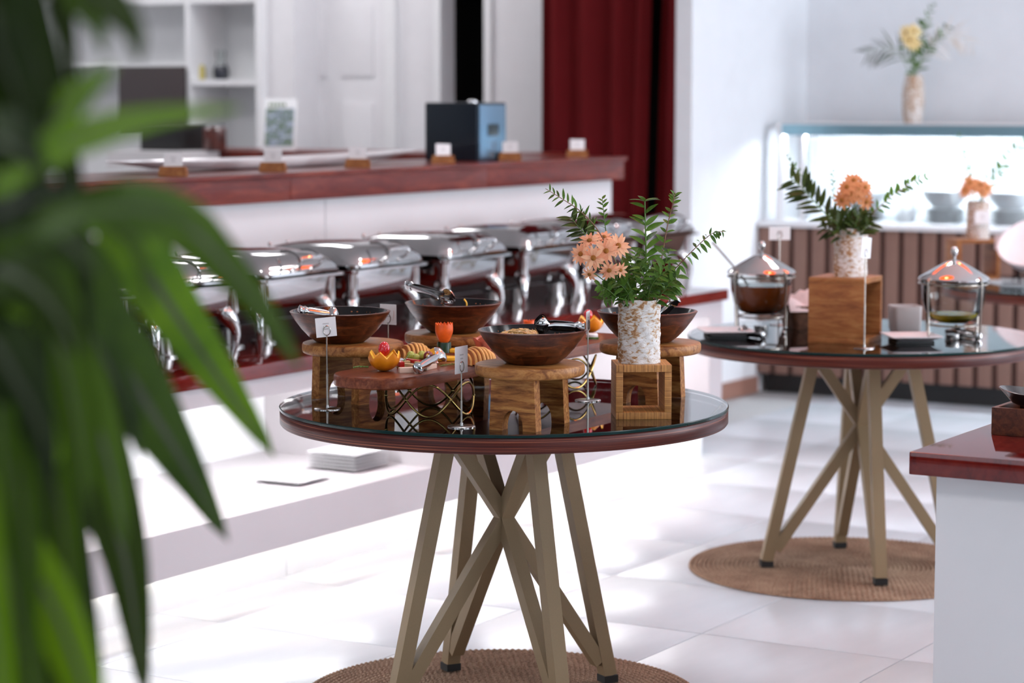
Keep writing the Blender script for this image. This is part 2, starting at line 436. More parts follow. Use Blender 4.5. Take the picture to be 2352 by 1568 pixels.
plain('basket', (0.15, 0.065, 0.035, 1), 0.7, var=0.4, vscale=60, bmp=0.5)
plain('machine_blue', (0.005, 0.012, 0.022, 1), 0.35, coat=0.3)
plain('machine_metal', (0.20, 0.32, 0.44, 1), 0.25, 0.85)
plain('screen_brown', (0.055, 0.042, 0.042, 1), 0.35)
plain('bottle_yellow', (0.60, 0.50, 0.10, 1), 0.2, coat=0.3)
plain('bottle_dark', (0.008, 0.010, 0.022, 1), 0.15, coat=0.5)
plain('jar_dark', (0.09, 0.022, 0.016, 1), 0.3, var=0.7, vscale=25, coat=0.5)
plain('leather', (0.020, 0.012, 0.012, 1), 0.28, coat=0.3)
# jute
m, nt, bs = nodes('jute')
n1 = noise(nt, coords(nt, (1,1,1)), 9, 3); n2 = noise(nt, coords(nt), 220, 3, 0.7)
ad = nt.nodes.new('ShaderNodeMath'); ad.operation = 'MULTIPLY_ADD'; nt.links.new(n1, ad.inputs[0]); ad.inputs[1].default_value = 0.5; nt.links.new(n2, ad.inputs[2])
nt.links.new(ramp(nt, ad.outputs[0], [(0.5, (0.12, 0.062, 0.036, 1)), (0.75, (0.30, 0.18, 0.115, 1)), (1.0, (0.48, 0.33, 0.22, 1))]), bs.inputs['Base Color'])
bs.inputs['Roughness'].default_value = 0.85; bump(nt, bs, n2, 0.6, 0.002)
# poster print (a photograph of a garden: only its blotches of colour can be made out)
m, nt, bs = nodes('print')
n1 = noise(nt, coords(nt, (30, 9, 30)), 1.3, 5, 0.7, 0.5)
nt.links.new(ramp(nt, n1, [(0.30, (0.05, 0.06, 0.05, 1)), (0.45, (0.16, 0.24, 0.14, 1)), (0.55, (0.28, 0.32, 0.48, 1)), (0.66, (0.70, 0.76, 0.78, 1))]), bs.inputs['Base Color'])
emit('led_warm', (1.0, 0.94, 0.84, 1), 4.6)
emit('led_white', (0.97, 0.98, 1.0, 1), 50.0)
emit('led_cool', (0.82, 0.91, 1.0, 1), 150.0)
emit('panel_light', (0.98, 0.97, 1.0, 1), 11.5)
emit('bulb_warm', (1.0, 0.55, 0.25, 1), 14.0)

# ------------------------------------------------------------------ the room
U_BACK, V_SIDE, U_SERV = 11.45, -5.113, 10.6
U0, U1, V0, V1, HCEIL = -2.6, 12.6, -10.4, 2.6, 3.0
fl = rbox('floor', U0, U1, V0, V1, -0.10, -0.004, 'grout', kind='structure')
tp = MB(); tp.bbox(-0.2925, 0.2925, -0.2985, 0.2985, -0.012, 0.0, 0.0018)
tile_me = tp.mesh('tile', 'tile', 40)
fc = Vector(((U0+U1)/2, (V0+V1)/2)); rows = []
for i in range(-9, 11):
    for j in range(-3, 12):
        uu, vv = 5.276 + 0.588*(i+0.5), -4.119 + 0.6*(j+0.5)
        if uu < U0+.3 or uu > U_BACK-.3 or vv < -5.0 or vv > V1-.3: continue
        near = (Vector(W(uu, vv).xy) - Vector((0.2, 6.5))).length
        rows.append((near, uu, vv))
rows.sort()
for near, uu, vv in rows[:290]:
    inst('tile', tile_me, fl, Matrix.Translation((uu-fc.x, -(vv-fc.y), 0.100)))
rbox('ceiling', U0, U1, V0, V1, HCEIL, HCEIL+0.1, 'ceiling_paint', kind='structure')
# right wall with four windows, rear wall with three added ones
def pierced_wall(name, along, fixed, a0, a1, holes, z0, z1, mat):
    cuts = sorted([a0, a1] + [x for h in holes for x in h]); mb = MB()
    k = 0
    for p, q in zip(cuts, cuts[1:]):
        hole = any(h[0] <= p and q <= h[1] for h in holes)
        for za, zb in (((0, z0), (z1, HCEIL)) if hole else ((0, HCEIL),)):
            if along == 'u': mb.box(p, q, -(fixed+0.12), -fixed, za, zb)
            else: mb.box(fixed-0.12, fixed, -q, -p, za, zb)
    o = mb.build(name, mat, loc=(0, 0, 0), rotz=RA); o['kind'] = 'structure'; return o
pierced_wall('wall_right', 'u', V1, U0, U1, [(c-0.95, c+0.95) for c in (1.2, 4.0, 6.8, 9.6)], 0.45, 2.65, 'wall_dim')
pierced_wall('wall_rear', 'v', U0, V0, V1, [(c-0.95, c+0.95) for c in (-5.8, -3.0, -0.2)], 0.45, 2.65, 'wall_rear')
rbox('wall_left', U0, U1, V0-0.12, V0, 0, HCEIL, 'wall_paint', kind='structure')
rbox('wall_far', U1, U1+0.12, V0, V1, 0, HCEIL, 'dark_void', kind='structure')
rbox('wall_display', U_BACK, U_BACK+0.12, V_SIDE, V1, 0, HCEIL, 'wall_cool', kind='structure')
rbox('wall_side', 10.12, U_BACK, -5.2, V_SIDE, 0, HCEIL, 'wall_cool', kind='structure')
rbox('baseboard_side', 10.10, 10.86, V_SIDE+0.001, V_SIDE+0.018, 0, 0.085, 'skirting_brown', kind='structure')
# service wall behind the bar: door, dark doorway, curtained opening
rbox('wall_service', U_SERV, U_SERV+0.12, V0, -6.832, 0, HCEIL, 'wall_paint', kind='structure')
rbox('wall_service', U_SERV, U_SERV+0.12, -6.832, -6.56, 2.15, HCEIL, 'wall_paint', kind='structure')
rbox('wall_service', U_SERV, U_SERV+0.12, -6.56, -6.13, 0, HCEIL, 'wall_paint', kind='structure')
rbox('wall_service', U_SERV, U_SERV+0.12, -6.13, -5.2, 2.6, HCEIL, 'wall_paint', kind='structure')
# store room behind the doorway and the curtain, its darkness painted as near-black walls
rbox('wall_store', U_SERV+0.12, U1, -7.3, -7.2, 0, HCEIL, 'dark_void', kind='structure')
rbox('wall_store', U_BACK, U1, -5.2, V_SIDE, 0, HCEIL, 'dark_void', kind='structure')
rbox('trim_1', U_SERV-0.025, U_SERV, -6.875, -6.832, 0, 2.19, 'white_shelf', kind='structure')
rbox('trim_2', U_SERV-0.025, U_SERV, -6.56, -6.517, 0, 2.19, 'white_shelf', kind='structure')
rbox('trim_3', U_SERV-0.04, U_SERV, -7.19, -7.12, 0, 2.19, 'white_shelf', kind='structure')
# panelled white door left of the doorway
dr = room('door_1', U_SERV, -7.5, 0); dr['kind'] = 'structure'
rbox('door_slab', -0.045, -0.005, -0.33, 0.33, 0.01, 2.12, 'wall_paint', dr, b=0.004)
for zz0, zz1 in ((0.16, 0.72), (0.86, 1.46), (1.60, 1.98)):
    for c in (-0.155, 0.155):
        rbox('door_panel', -0.056, -0.044, c-0.105, c+0.105, zz0, zz1, 'wall_paint', dr, b=0.006)
rbox('door_frame', -0.055, 0, 0.335, 0.40, 0, 2.18, 'white_shelf', dr)
rbox('door_frame', -0.055, 0, -0.40, -0.335, 0, 2.18, 'white_shelf', dr)
kb = MB(); kb.lathe([(0, 0), (0.012, 0), (0.012, 0.03), (0.027, 0.04), (0.03, 0.055), (0.02, 0.07), (0, 0.072)], 16)
ko = kb.build('door_knob', 'steel', dr); ko.location = (-0.045, 0.27, 1.02); ko.rotation_euler = (0, -pi/2, 0)

# unseen light panels added for overhead light, and pendant lamps (seen only as reflections in the steel)
for uu, vv in ((2.5, -1.2), (5.5, -1.2), (8.5, -1.2), (2.5, -3.4), (5.5, -3.4), (8.5, -3.4), (7.5, -6.9), (9.6, -6.9), (9.2, -8.4), (7.6, -8.6)):  # last two panels added to brighten the white shelves behind the bar
    t = room('ceiling_fill_light', uu, vv, HCEIL-0.03, 'unseen square white light panel added in the ceiling', 'ceiling light', 'added ceiling light panels')
    rbox('frame', -0.31, 0.31, -0.31, 0.31, 0.008, 0.03, 'white_shelf', t)
    rbox('diffuser', -0.29, 0.29, -0.29, 0.29, 0.0, 0.008, 'panel_light', t)
for uu, vv in ((4.6, -2.6), (5.8, -2.6), (7.0, -2.9), (8.1, -3.5), (8.2, -2.7)):
    t = room('pendant_lamp', uu, vv, 2.15, 'copper orange pendant lamp hanging from the ceiling', 'lamp', 'pendant lamps')
    mb = MB(); mb.lathe([(0.26, 0), (0.25, 0.05), (0.15, 0.17), (0.03, 0.22), (0.025, 0.22), (0.14, 0.165), (0.24, 0.05), (0.25, 0.0)], 28); mb.build('shade', 'copper_shade', t)
    mb = MB(); mb.tube([(0,0,0.22), (0,0,0.85)], 0.004, 6); mb.build('cord', 'black', t)
    mb = MB(); mb.sphere((0,0,0.06), 0.045); mb.build('bulb', 'bulb_warm', t)
# ------------------------------------------------------------------ buffet counter
VF = -4.33
bc = room('buffet_counter', 6.0, VF, 0, 'long white buffet counter with lit niches below the chafing dishes', 'counter')
B = lambda name, u0, u1, v0, v1, z0, z1, mat='buffet_grey', b=0.0: rbox(name, u0-6.0, u1-6.0, v0-VF, v1-VF, z0, z1, mat, bc, b=b)
NI = [(2.65, 4.55), (4.79, 6.65), (6.89, 8.75)]
for p, q in ((2.4, 3.57), (3.57, 4.74), (4.74, 5.91), (5.91, 7.08), (7.08, 8.25), (8.25, 8.83)):
    B('plinth_panel', p+0.0015, q-0.0015, -4.46, -4.40, 0.0, 0.115, 'white_shelf')
B('base_shelf', 2.4, 8.87, -5.08, VF, 0.115, 0.25, b=0.002)
B('apron', 2.4, 8.87, -4.37, VF, 0.595, 0.654)
prev = 2.4
for p, q in NI + [(8.87, None)]:
    B('divider', prev, p, -5.04, VF, 0.25, 0.595)
    prev = q
B('niche_top', 2.4, 8.87, -5.04, -4.37, 0.640, 0.654, 'white_shelf')
B('back_panel', 2.4, 8.87, -5.08, -5.04, 0.25, 0.654, 'white_shelf')
wt = rbox('worktop', 2.38, 8.885, -5.12, -4.31, 0.655, 0.70, 'red_top', b=0.004)
tag(wt, 'polished dark red worktop of the white buffet, under the chafing dishes', 'worktop')
for i, (p, q) in enumerate(NI[:]):
    s = rbox('led_strip', p+0.01, q-0.01, -4.62, -4.59, 0.628, 0.6395, 'led_white')
    tag(s, ['warm LED strip under the counter edge, behind the plant', 'LED strip in the buffet niche holding the plates', 'LED strip in the niche behind the round tables'][i], 'light strip')
s = rbox('led_strip', 2.45, 8.82, -4.385, -4.365, 0.105, 0.1145, 'led_warm')
tag(s, 'warm LED strip under the buffet base, lighting the floor', 'light strip')

def square_plate(name, p, ang, size, label, group=None, h=0.014, mat='porcelain', cat='plate'):
    mb = MB(); hs = size/2
    def L(s, z): return [(x, y, z) for x, y in rrect(s, s, s*0.08, 3)]
    mb.rings([L(hs*0.62, 0), L(hs*0.7, 0.003), L(hs, h-0.003), L(hs, h), L(hs*0.8, h-0.003), L(hs*0.66, h-0.006)])
    o = mb.build(name, mat, loc=p, rotz=ang); return tag(o, label, cat, group)
pu, pz = at_z(800, 1072, 0.25), 0.25
for k in range(5):
    square_plate('square_plate', Vector((pu.x, pu.y, 0.25 + 0.0115*k)), RA + 0.02*(k % 2), 0.205, ['bottom square white plate of the stack in the lit niche', 'second square white plate from the bottom of the niche stack', 'middle square white plate of the stack in the lit niche', 'second square white plate from the top of the niche stack', 'top square white plate of the stack in the lit niche'][k])
pl = at_z(672, 1104, 0.25)
square_plate('square_plate', Vector((pl.x, pl.y, 0.25)), RA+0.03, 0.19, 'single square white plate lying left of the stack in the niche')

# ------------------------------------------------------------------ bar behind the buffet
VB = -5.15
bar = room('bar', 6.0, VB, 0, 'tall white panelled bar front behind the chafing dishes', 'bar')
A = lambda name, u0, u1, v0, v1, z0, z1, mat='white_lacquer', b=0.0: rbox(name, u0-6.0, u1-6.0, v0-VB, v1-VB, z0, z1, mat, bar, b=b)
for p, q in ((2.4, 4.78), (4.78, 7.18), (7.18, 9.40)):
    A('front_panel', p+0.002, q-0.002, VB-0.03, VB, 0.0, 1.125)
A('backsplash', 2.4, 9.40, VB+0.0005, VB+0.012, 0.7005, 0.93, 'dark_splash')
A('end_panel', 9.37, 9.40, -5.62, VB-0.03, 0.0, 1.125)
A('body', 2.42, 9.36, -5.62, VB-0.032, 0.0, 1.12)
bt = room('bar_counter', 6.0, -5.1, 1.125, 'thick reddish wooden bar top above the white panels', 'bar top')
for p, q in ((2.4, 4.6), (4.6, 6.9), (6.9, 8.25), (8.25, 9.425)):
    rbox('fascia', p-6.0+0.0008, q-6.0-0.0008, -0.04, 0.0, 0.0, 0.085, 'bar_wood', bt, b=0.002)
rbox('end_fascia', 3.40, 3.425, -0.56, -0.0405, 0.0, 0.085, 'bar_wood', bt)
rbox('top_board', -3.6, 3.435, -0.57, 0.012, 0.0855, 0.103, 'bar_wood', bt, b=0.003)
br = room('bar_return', 9.62, -6.6, 0, 'reddish wooden side arm of the bar by the service wall', 'bar')
rbox('body', -0.22, 0.26, -1.25, 0.88, 0, 1.14, 'white_lacquer', br)
rbox('top_board', -0.26, 0.30, -1.29, 0.91, 1.1405, 1.228, 'bar_wood', br, b=0.003)
BT = 1.228
# card blocks along the bar
def card(parent, w, h, M, mats=('card', 'ink'), lines=3, rose=False):
    """thin card with faint lines of print, in the local xz plane, print on -y"""
    mb = MB(); mb.box(-w/2, w/2, -0.0006, 0.0006, 0, h); c = mb.build('card', 'card', parent, smooth=0); c.matrix_local = M
    mb = MB()
    for k in range(lines):
        ww = w*(0.30, 0.22, 0.26)[k % 3]; zz = h*(0.66 - 0.14*k)
        mb.box(-ww/2, ww/2, -0.0009, -0.0006, zz, zz + h*0.05)
    mb.build('print', 'ink', c, smooth=0)
    if rose:
        mb = MB()
        for sx in (-1, 1):
            mb.tube([(sx*w*(0.30+0.06*sin(t*2.2)), -0.0008, h*(0.2+0.5*t)) for t in (0, .25, .5, .75, 1)], w*0.012, 4)
        mb.build('ornament', 'ink_rose', c, smooth=0)
    return c
blk = ['first from the left, partly behind the plant', 'second from the left, near the framed print', 'third from the left, in front of the white door', 'fourth from the left, beside the coffee machine', 'fifth from the left, in front of the coffee machine', 'last at the right end, before the red curtain']
for k, (px, py, tw) in enumerate(((398, 402, 0.1), (627, 394, 0.05), (822, 384, 0.12), (1018, 376, 0.5), (1172, 368, 0.1), (1326, 358, 0.25))):
    u, z = at_v(px, py, -5.2)
    t = thing('card_block', 'wooden card block on the bar, ' + blk[k], 'card holder', W(u, -5.2, BT), -0.06+tw*0.3, 'wooden card blocks along the bar')
    mb = MB(); mb.rings([[(x*s, y*s, z) for x, y in ((-0.048,-0.022), (0.048,-0.022), (0.048,0.022), (-0.048,0.022))] for s, z in ((1,0), (1,0.012), (0.9,0.034))]); mb.build('block', 'crate_wood', t)
    card(t, 0.066, 0.05, Matrix.Translation((0, 0, 0.030)) @ Matrix.Rotation(-0.1, 4, 'X') @ Matrix.Rotation(tw-0.1, 4, 'Z'))
# long white boat-shaped dish on the bar
mb = MB(); N = 28
def boat(s, z): return [((0.98)*cos(2*pi*k/N)*s, 0.10*sin(2*pi*k/N)*s, z + 0.010*abs(cos(2*pi*k/N))**2) for k in range(N)]
mb.rings([boat(0.55, 0), boat(0.75, 0.006), boat(1.0, 0.036), boat(1.0, 0.040), boat(0.95, 0.037), boat(0.7, 0.012)])
o = mb.build('long_dish', 'porcelain', loc=W(7.30, -5.47, BT), rotz=RA); tag(o, 'very long shallow white dish lying along the bar top', 'dish')
# coffee machine
cm = room('coffee_machine', 8.53, -5.36, BT, 'black and steel-blue coffee machine standing on the bar', 'coffee machine')
rbox('body', -0.12, 0.115, -0.15, 0.11, 0.0, 0.245, 'machine_blue', cm, b=0.008)
rbox('side_panel', -0.11, 0.10, 0.1105, 0.118, 0.01, 0.235, 'machine_metal', cm, b=0.003)
rbox('display', -0.045, 0.035, 0.1185, 0.122, 0.105, 0.155, 'black_gloss', cm)
mb = MB(); mb.lathe([(0.022, 0), (0.022, 0.006), (0.012, 0.012), (0, 0.013)], 16); o = mb.build('lid_knob', 'steel', cm); o.location = (0.02, 0.0, 0.245)

# ------------------------------------------------------------------ chafing dishes
def chafer():
    t = thing('chafing_dish', '', 'chafing dish', (0,0,0), RA, 'chafing dishes on the buffet')
    hw, hd = 0.222, 0.228
    def L(sx, sy, z, r, dy=0): return [(x, y+dy, z) for x, y in rrect(sx, sy, r, 5)]
    mb = MB()  # water basin
    mb.rings([L(hw-0.075, hd-0.075, 0.125, 0.04), L(hw-0.045, hd-0.045, 0.135, 0.045), L(hw-0.03, hd-0.03, 0.16, 0.045), L(hw-0.022, hd-0.022, 0.222, 0.045)]); mb.build('basin', 'steel', t, 50)
    mb = MB()  # rim frame
    mb.rings([L(hw-0.02, hd-0.02, 0.221, 0.03), L(hw+0.008, hd+0.008, 0.224, 0.03), L(hw+0.01, hd+0.01, 0.232, 0.03), L(hw-0.012, hd-0.012, 0.236, 0.03)]); mb.build('rim', 'steel', t, 30)
    mb = MB()  # roll-top lid
    prof = [(0.0, 0.2375), (0.0, 0.246)] + [(0.003 + 0.209*(q/14)**1.55, 0.248 + 0.070*(1-(1-q/14)**2.3)) for q in range(15)]
    mb.rings([L(hw-i, hd-i, z, min(0.045 + 0.3*i, hw-i-0.0005)) for i, z in prof]); mb.build('lid', 'steel', t, 50)
    # handle: two arms and a grip over the lid's front
    h = None
    mb = MB(); mb.tube(bez([(-0.055, -hd-0.028, 0.292), (0.0, -hd-0.032, 0.294), (0.055, -hd-0.028, 0.292)], 8), 0.0075, 8); h = mb.build('handle', 'steel', t)
    for sx in (-1, 1):
        mb = MB(); mb.tube(bez([(sx*0.055, -hd+0.012, 0.252), (sx*0.055, -hd-0.022, 0.270), (sx*0.055, -hd-0.030, 0.292), (sx*0.055, -hd+0.01, 0.312), (sx*0.055, -hd+0.05, 0.312)], 14), 0.005, 6); mb.build('handle_arm', 'steel', h)
    for x, y in ((-0.15, 0.17), (-0.05, 0.17), (0.12, 0.17)):
        mb = MB(); mb.lathe([(0.004, 0), (0.004, 0.010), (0.007, 0.014), (0.005, 0.020), (0, 0.021)], 10); o = mb.build('hinge_knob', 'steel', t); o.location = (x, y, 0.288)
    # corner posts and cabriole legs
    for sx in (-1, 1):
        for sy in (-1, 1):
            cx, cy = sx*(hw-0.035), sy*(hd-0.035)
            mb = MB(); mb.lathe([(0, 0.134), (0.017, 0.135), (0.020, 0.145), (0.020, 0.215), (0.024, 0.2205)], 12, cx=cx, cy=cy); mb.build('corner_post', 'steel', t)
            d = Vector((sx, sy, 0)).normalized()
            b = Vector((sx*(hw-0.062), sy*(hd-0.062), 0))
            pts = bez([b + Vector((0,0,0.150)), b + d*0.022 + Vector((0,0,0.128)), b + d*0.046 + Vector((0,0,0.085)), b + d*0.046 + Vector((0,0,0.045)), b + d*0.034 + Vector((0,0,0.0))], 14)
            n = len(pts); mb = MB(); mb.tube(pts, [0.026 + 0.008*sin(pi*min(1, k/n*2.2)) - 0.020*(k/(n-1)) for k in range(n)], 10); mb.build('leg', 'steel', t)
    for sx in (-1, 1):
        mb = MB(); mb.lathe([(0, 0), (0.045, 0), (0.045, 0.008), (0.030, 0.010), (0.030, 0.065), (0.012, 0.068), (0, 0.068)], 18, cx=sx*0.09, cy=0.0); mb.build('fuel_burner', 'steel_soft', t)
    mb = MB(); mb.box(-0.15, 0.15, -0.03, 0.03, 0.0685, 0.0725); mb.build('burner_shelf', 'black', t)
    return t
ords = ['eighth from the red curtain end, mostly behind the plant', 'seventh from the red curtain end, partly behind leaves', 'sixth from the red curtain end, behind the left salad bowl', 'fifth from the red curtain end', 'fourth from the red curtain end, behind the rear salad bowl', 'third from the red curtain end', 'second from the red curtain end, behind the daisies', 'nearest the white wall at the counter end']
c0 = chafer()
for k, ul in enumerate((4.84, 5.36, 5.87, 6.37, 6.93, 7.48, 7.955, 8.445)):
    t = c0 if k == 0 else copy_tree(c0)
    t.location = W(ul+0.222, -4.455-0.228, 0.70)
    t['label'] = 'polished steel chafing dish, ' + ords[k]

# ------------------------------------------------------------------ curtain over the store opening
def curtain(v0, v1, shift0, shift1, label, folds, n=64):
    mb = MB(); H = 2.9; front, back = [], []
    rows = []
    for j in range(9):
        z = H*j/8; row = []
        for i in range(n+1):
            t = i/n; sh = (shift0*(1-t) + shift1*t)*(j/8)
            row.append((0.026*sin(t*folds*2*pi + 0.9*sin(t*7)) + 0.006*sin(t*folds*5.1+j*0.3), -(v0 + (v1-v0)*t + sh), z))
        rows.append(row)
    vs = [p for r in rows for p in r] + [(p[0]+0.006, p[1], p[2]) for r in rows for p in r]; m = (n+1)*9; fs = []
    for j in range(8):
        for i in range(n):
            a = j*(n+1)+i; fs += [(a, a+n+1, a+n+2, a+1), (m+a, m+a+1, m+a+n+2, m+a+n+1)]
        for i in (0, n):
            a = j*(n+1)+i; fs.append((a, a+n+1, m+a+n+1, m+a))
    mb.add(vs, fs); o = mb.build('curtain', 'curtain_red', loc=W(10.32, 0, 0.02), rotz=RA)
    return tag(o, label, 'curtain')
curtain(-6.06, -5.495, 0.0, 0.075, 'wide dark red curtain left of the dark slit, behind the bar', 4.0)
curtain(-5.432, -5.205, 0.075, 0.0, 'narrow dark red curtain strip beside the white wall end', 1.3)

# ------------------------------------------------------------------ white shelf unit and things behind the bar
sh = room('shelf_unit', 10.42, -8.4, 0, 'tall white shelf unit against the wall behind the bar', 'shelf')
for vv in (-9.33, -8.27, -7.79):
    rbox('upright', -0.17, 0.175, vv+8.4-0.014, vv+8.4+0.014, 0, 2.35, 'white_shelf', sh)
rbox('back', 0.160, 0.175, -0.93, 0.62, 0.05, 2.35, 'white_shelf', sh)
for zz in (0.45, 0.85, 1.555, 2.0, 2.33):
    rbox('shelf_board', -0.165, 0.160, -8.254+8.4, -7.806+8.4, zz, zz+0.03, 'white_shelf', sh)
for zz in (0.45, 0.85, 1.655, 2.0, 2.33):
    rbox('shelf_board', -0.165, 0.160, -9.314+8.4, -8.286+8.4, zz, zz+0.03, 'white_shelf', sh)
rbox('side_panel', -0.10, 0.175, -7.775+8.4, -7.60+8.4, 0, 2.35, 'wall_paint', sh)
# dark panel hung in the left bay
v0_, z0_ = at_u(275, 300, 10.22); v1_, z1_ = at_u(424, 152, 10.22)
o = rbox('menu_board', 10.215, 10.235, v0_, v1_, z0_, z1_, 'screen_brown', b=0.003); tag(o, 'large dark brown board hanging in front of the white shelves', 'board')
def bottle(name, px, u, z, prof, mat, label, cat, cap=None):
    v, _ = at_u(px, 180, u); t = thing(name, label, cat, W(u, v, z))
    mb = MB(); mb.lathe(prof, 20); mb.build('body', mat, t)
    if cap:
        mb = MB(); mb.lathe(cap[0], 16); mb.build('stopper', cap[1], t)
    return t
bottle('glass_bottle', 508, 10.36, 1.5855, [(0, 0), (0.036, 0.001), (0.046, 0.02), (0.044, 0.06), (0.034, 0.078), (0, 0.08)], 'bottle_dark', 'round dark bottle on the upper white shelf', 'bottle', ([(0.033, 0.0805), (0.024, 0.095), (0.022, 0.125), (0.028, 0.135), (0.026, 0.16), (0, 0.165)], 'jar_glass'))
bottle('yellow_bottle', 458, 10.36, 1.5855, [(0, 0), (0.030, 0.001), (0.034, 0.015), (0.032, 0.07), (0.012, 0.095), (0, 0.095)], 'bottle_yellow', 'small yellow bottle beside the shelf upright', 'bottle', ([(0.013, 0.0955), (0.014, 0.12), (0, 0.122)], 'black'))
bottle('preserve_jar', 491, 9.30, BT, [(0, 0), (0.05, 0.001), (0.058, 0.012), (0.058, 0.105), (0.045, 0.12), (0, 0.12)], 'jar_dark', 'preserving jar of dark fruit behind the bar', 'jar', ([(0.048, 0.1205), (0.048, 0.135), (0, 0.137)], 'jar_glass'))
# till screen and a small printer left behind the bar
v0_, z_ = at_u(398, 303, 9.3)
tl = room('till', 9.30, v0_, BT, 'low black till box on the side arm of the bar', 'till')
rbox('body', -0.10, 0.12, -0.13, 0.12, 0, 0.125, 'black', tl, b=0.006)
rbox('top_plate', -0.09, 0.11, -0.12, 0.11, 0.1255, 0.131, 'screen_brown', tl)
o = rbox('white_box', 9.05, 9.35, v0_-0.22, v0_+0.25, 1.14, BT, 'white_lacquer')
tag(o, 'low white box carrying the black till behind the bar', 'box')
# framed garden print leaning on the bar arm
v0_, z0_ = at_u(640, 342, 9.47)
fr = thing('framed_print', 'leaning white-framed garden print beside the white door', 'picture', W(9.47, v0_, BT), -0.10)
Mf = Matrix.Rotation(-0.28, 4, 'X')
mb = MB(); mb.bbox(-0.085, 0.085, -0.006, 0.006, 0, 0.265, 0.002, M=Mf); mb.build('frame', 'white_shelf', fr)
mb = MB(); mb.box(-0.072, 0.072, -0.0075, -0.0062, 0.020, 0.215, M=Mf); mb.build('picture', 'print', fr, smooth=0)
mb = MB()
for k in range(5): mb.box(-0.058+0.018*k, -0.046+0.018*k, -0.0078, -0.0063, 0.225, 0.242, M=Mf)
mb.build('heading', 'salad_green', fr, smooth=0)

# ------------------------------------------------------------------ display counter at the right
UD = 10.857
dc = room('display_counter', UD, -3.6, 0, 'long display counter with brown ribbed front and white top', 'counter')
rbox('body', 0.016, 0.56, -1.50, 2.6, 0.10, 0.845, 'slat_gap', dc)
rbox('plinth', 0.06, 0.55, -1.48, 2.6, 0.0, 0.10, 'black', dc)
sl = MB(); sl.bbox(-0.012, 0.012, -0.036, 0.036, 0, 0.745, 0.009); slat_me = sl.mesh('slat', 'slat_brown')
for k in range(42):
    inst('slat', slat_me, dc, Matrix.Translation((0.014, 1.47-0.0975*k, 0.10)))
rbox('top', -0.02, 0.58, -1.505, 2.6, 0.8455, 0.872, 'white_shelf', dc, b=0.003)
gc = room('glass_case', UD+0.05, -3.6, 0.872, 'glass display case with blue metal top edge on the ribbed counter', 'display case')
rbox('top_shelf', 0.0, 0.44, -1.40, 2.6, 0.445, 0.485, 'alu_blue', gc, b=0.002)
rbox('front_lip', -0.008, 0.004, -1.40, 2.6, 0.430, 0.485, 'alu_blue', gc)
rbox('top_plate', 0.0, 0.44, -1.40, 2.6, 0.4855, 0.492, 'white_shelf', gc)
rbox('end_post', 0.0, 0.05, -1.43, -1.402, 0.0, 0.49, 'white_shelf', gc)
rbox('end_post', 0.40, 0.44, -1.43, -1.402, 0.0, 0.49, 'white_shelf', gc)
rbox('post', 0.0, 0.03, -1.30, -1.28, 0.0, 0.445, 'white_shelf', gc)
rbox('glass_pane', 0.010, 0.016, -1.275, 2.5, 0.005, 0.41, 'case_glass', gc)
rbox('back_panel', 0.425, 0.44, -1.40, 2.6, 0.0, 0.445, 'white_shelf', gc)
for k, px in enumerate((2008, 2040, 2073)):  # three small grey discs on the back panel of the case
    v, z = at_u(px, 346, UD+0.05+0.42)
    mb = MB(); mb.lathe([(0, 0), (0.014-0.003*k, 0), (0.014-0.003*k, 0.006), (0, 0.006)], 16); o = mb.build('grey_disc', 'cup_grey', gc)
    o.location = (0.424, -(v+3.6), z-0.872); o.rotation_euler = (0, -pi/2, 0)
o = rbox('led_strip', UD+0.058, UD+0.078, -4.98, -1.1, 1.306, 1.3165, 'led_cool'); tag(o, 'cool white LED strip inside the glass display case', 'light strip')
# crockery inside the case
def round_plate(c, r, label, group, h=0.016):
    mb = MB(); mb.lathe([(0, 0), (r*0.6, 0), (r*0.65, 0.003), (r, h-0.002), (r, h), (r*0.65, 0.007), (0, 0.006)], 28)
    o = mb.build('plate', 'porcelain', loc=c); return tag(o, label, 'plate', group)
def deep_bowl(name, c, r, h, label, cat='bowl', rot=(0,0,0), mat='porcelain', group=None):
    mb = MB(); mb.lathe([(0, 0), (r*0.45, 0), (r*0.5, h*0.04), (r*0.8, h*0.4), (r, h), (r*0.96, h), (r*0.76, h*0.43), (r*0.42, h*0.1), (0, h*0.08)], 32)
    o = mb.build(name, mat, loc=c); o.rotation_euler = rot; return tag(o, label, cat, group)
for k, (px, n, nm) in enumerate(((1985, 5, 'left'), (2170, 6, 'middle'), (2320, 6, 'right'))):
    v, z = at_u(px, 505, UD+0.24)
    for j in range(n):
        round_plate(W(UD+0.24, v, 0.8725+0.012*j), 0.10, f'white plate in the {nm} pile inside the glass case', f'{nm} pile of plates in the glass case')
    deep_bowl('salad_bowl', W(UD+0.24, v, 0.8725+0.012*n+0.006), 0.115, 0.085, f'white bowl on the {nm} pile of plates in the glass case')
v, z = at_u(2080, 505, UD+0.2)
bo = thing('milk_jug', 'tall white jug between the plate piles in the glass case', 'jug', W(UD+0.2, v, 0.8725))
mb = MB(); mb.lathe([(0, 0), (0.04, 0), (0.05, 0.03), (0.045, 0.10), (0.036, 0.14), (0.042, 0.17), (0.038, 0.17), (0.03, 0.14), (0, 0.13)], 24); mb.build('body', 'porcelain', bo)
mb = MB(); mb.tube(bez([(0.042, 0, 0.14), (0.075, 0, 0.12), (0.072, 0, 0.07), (0.048, 0, 0.05)], 12), 0.006, 6); mb.build('handle', 'porcelain', bo)
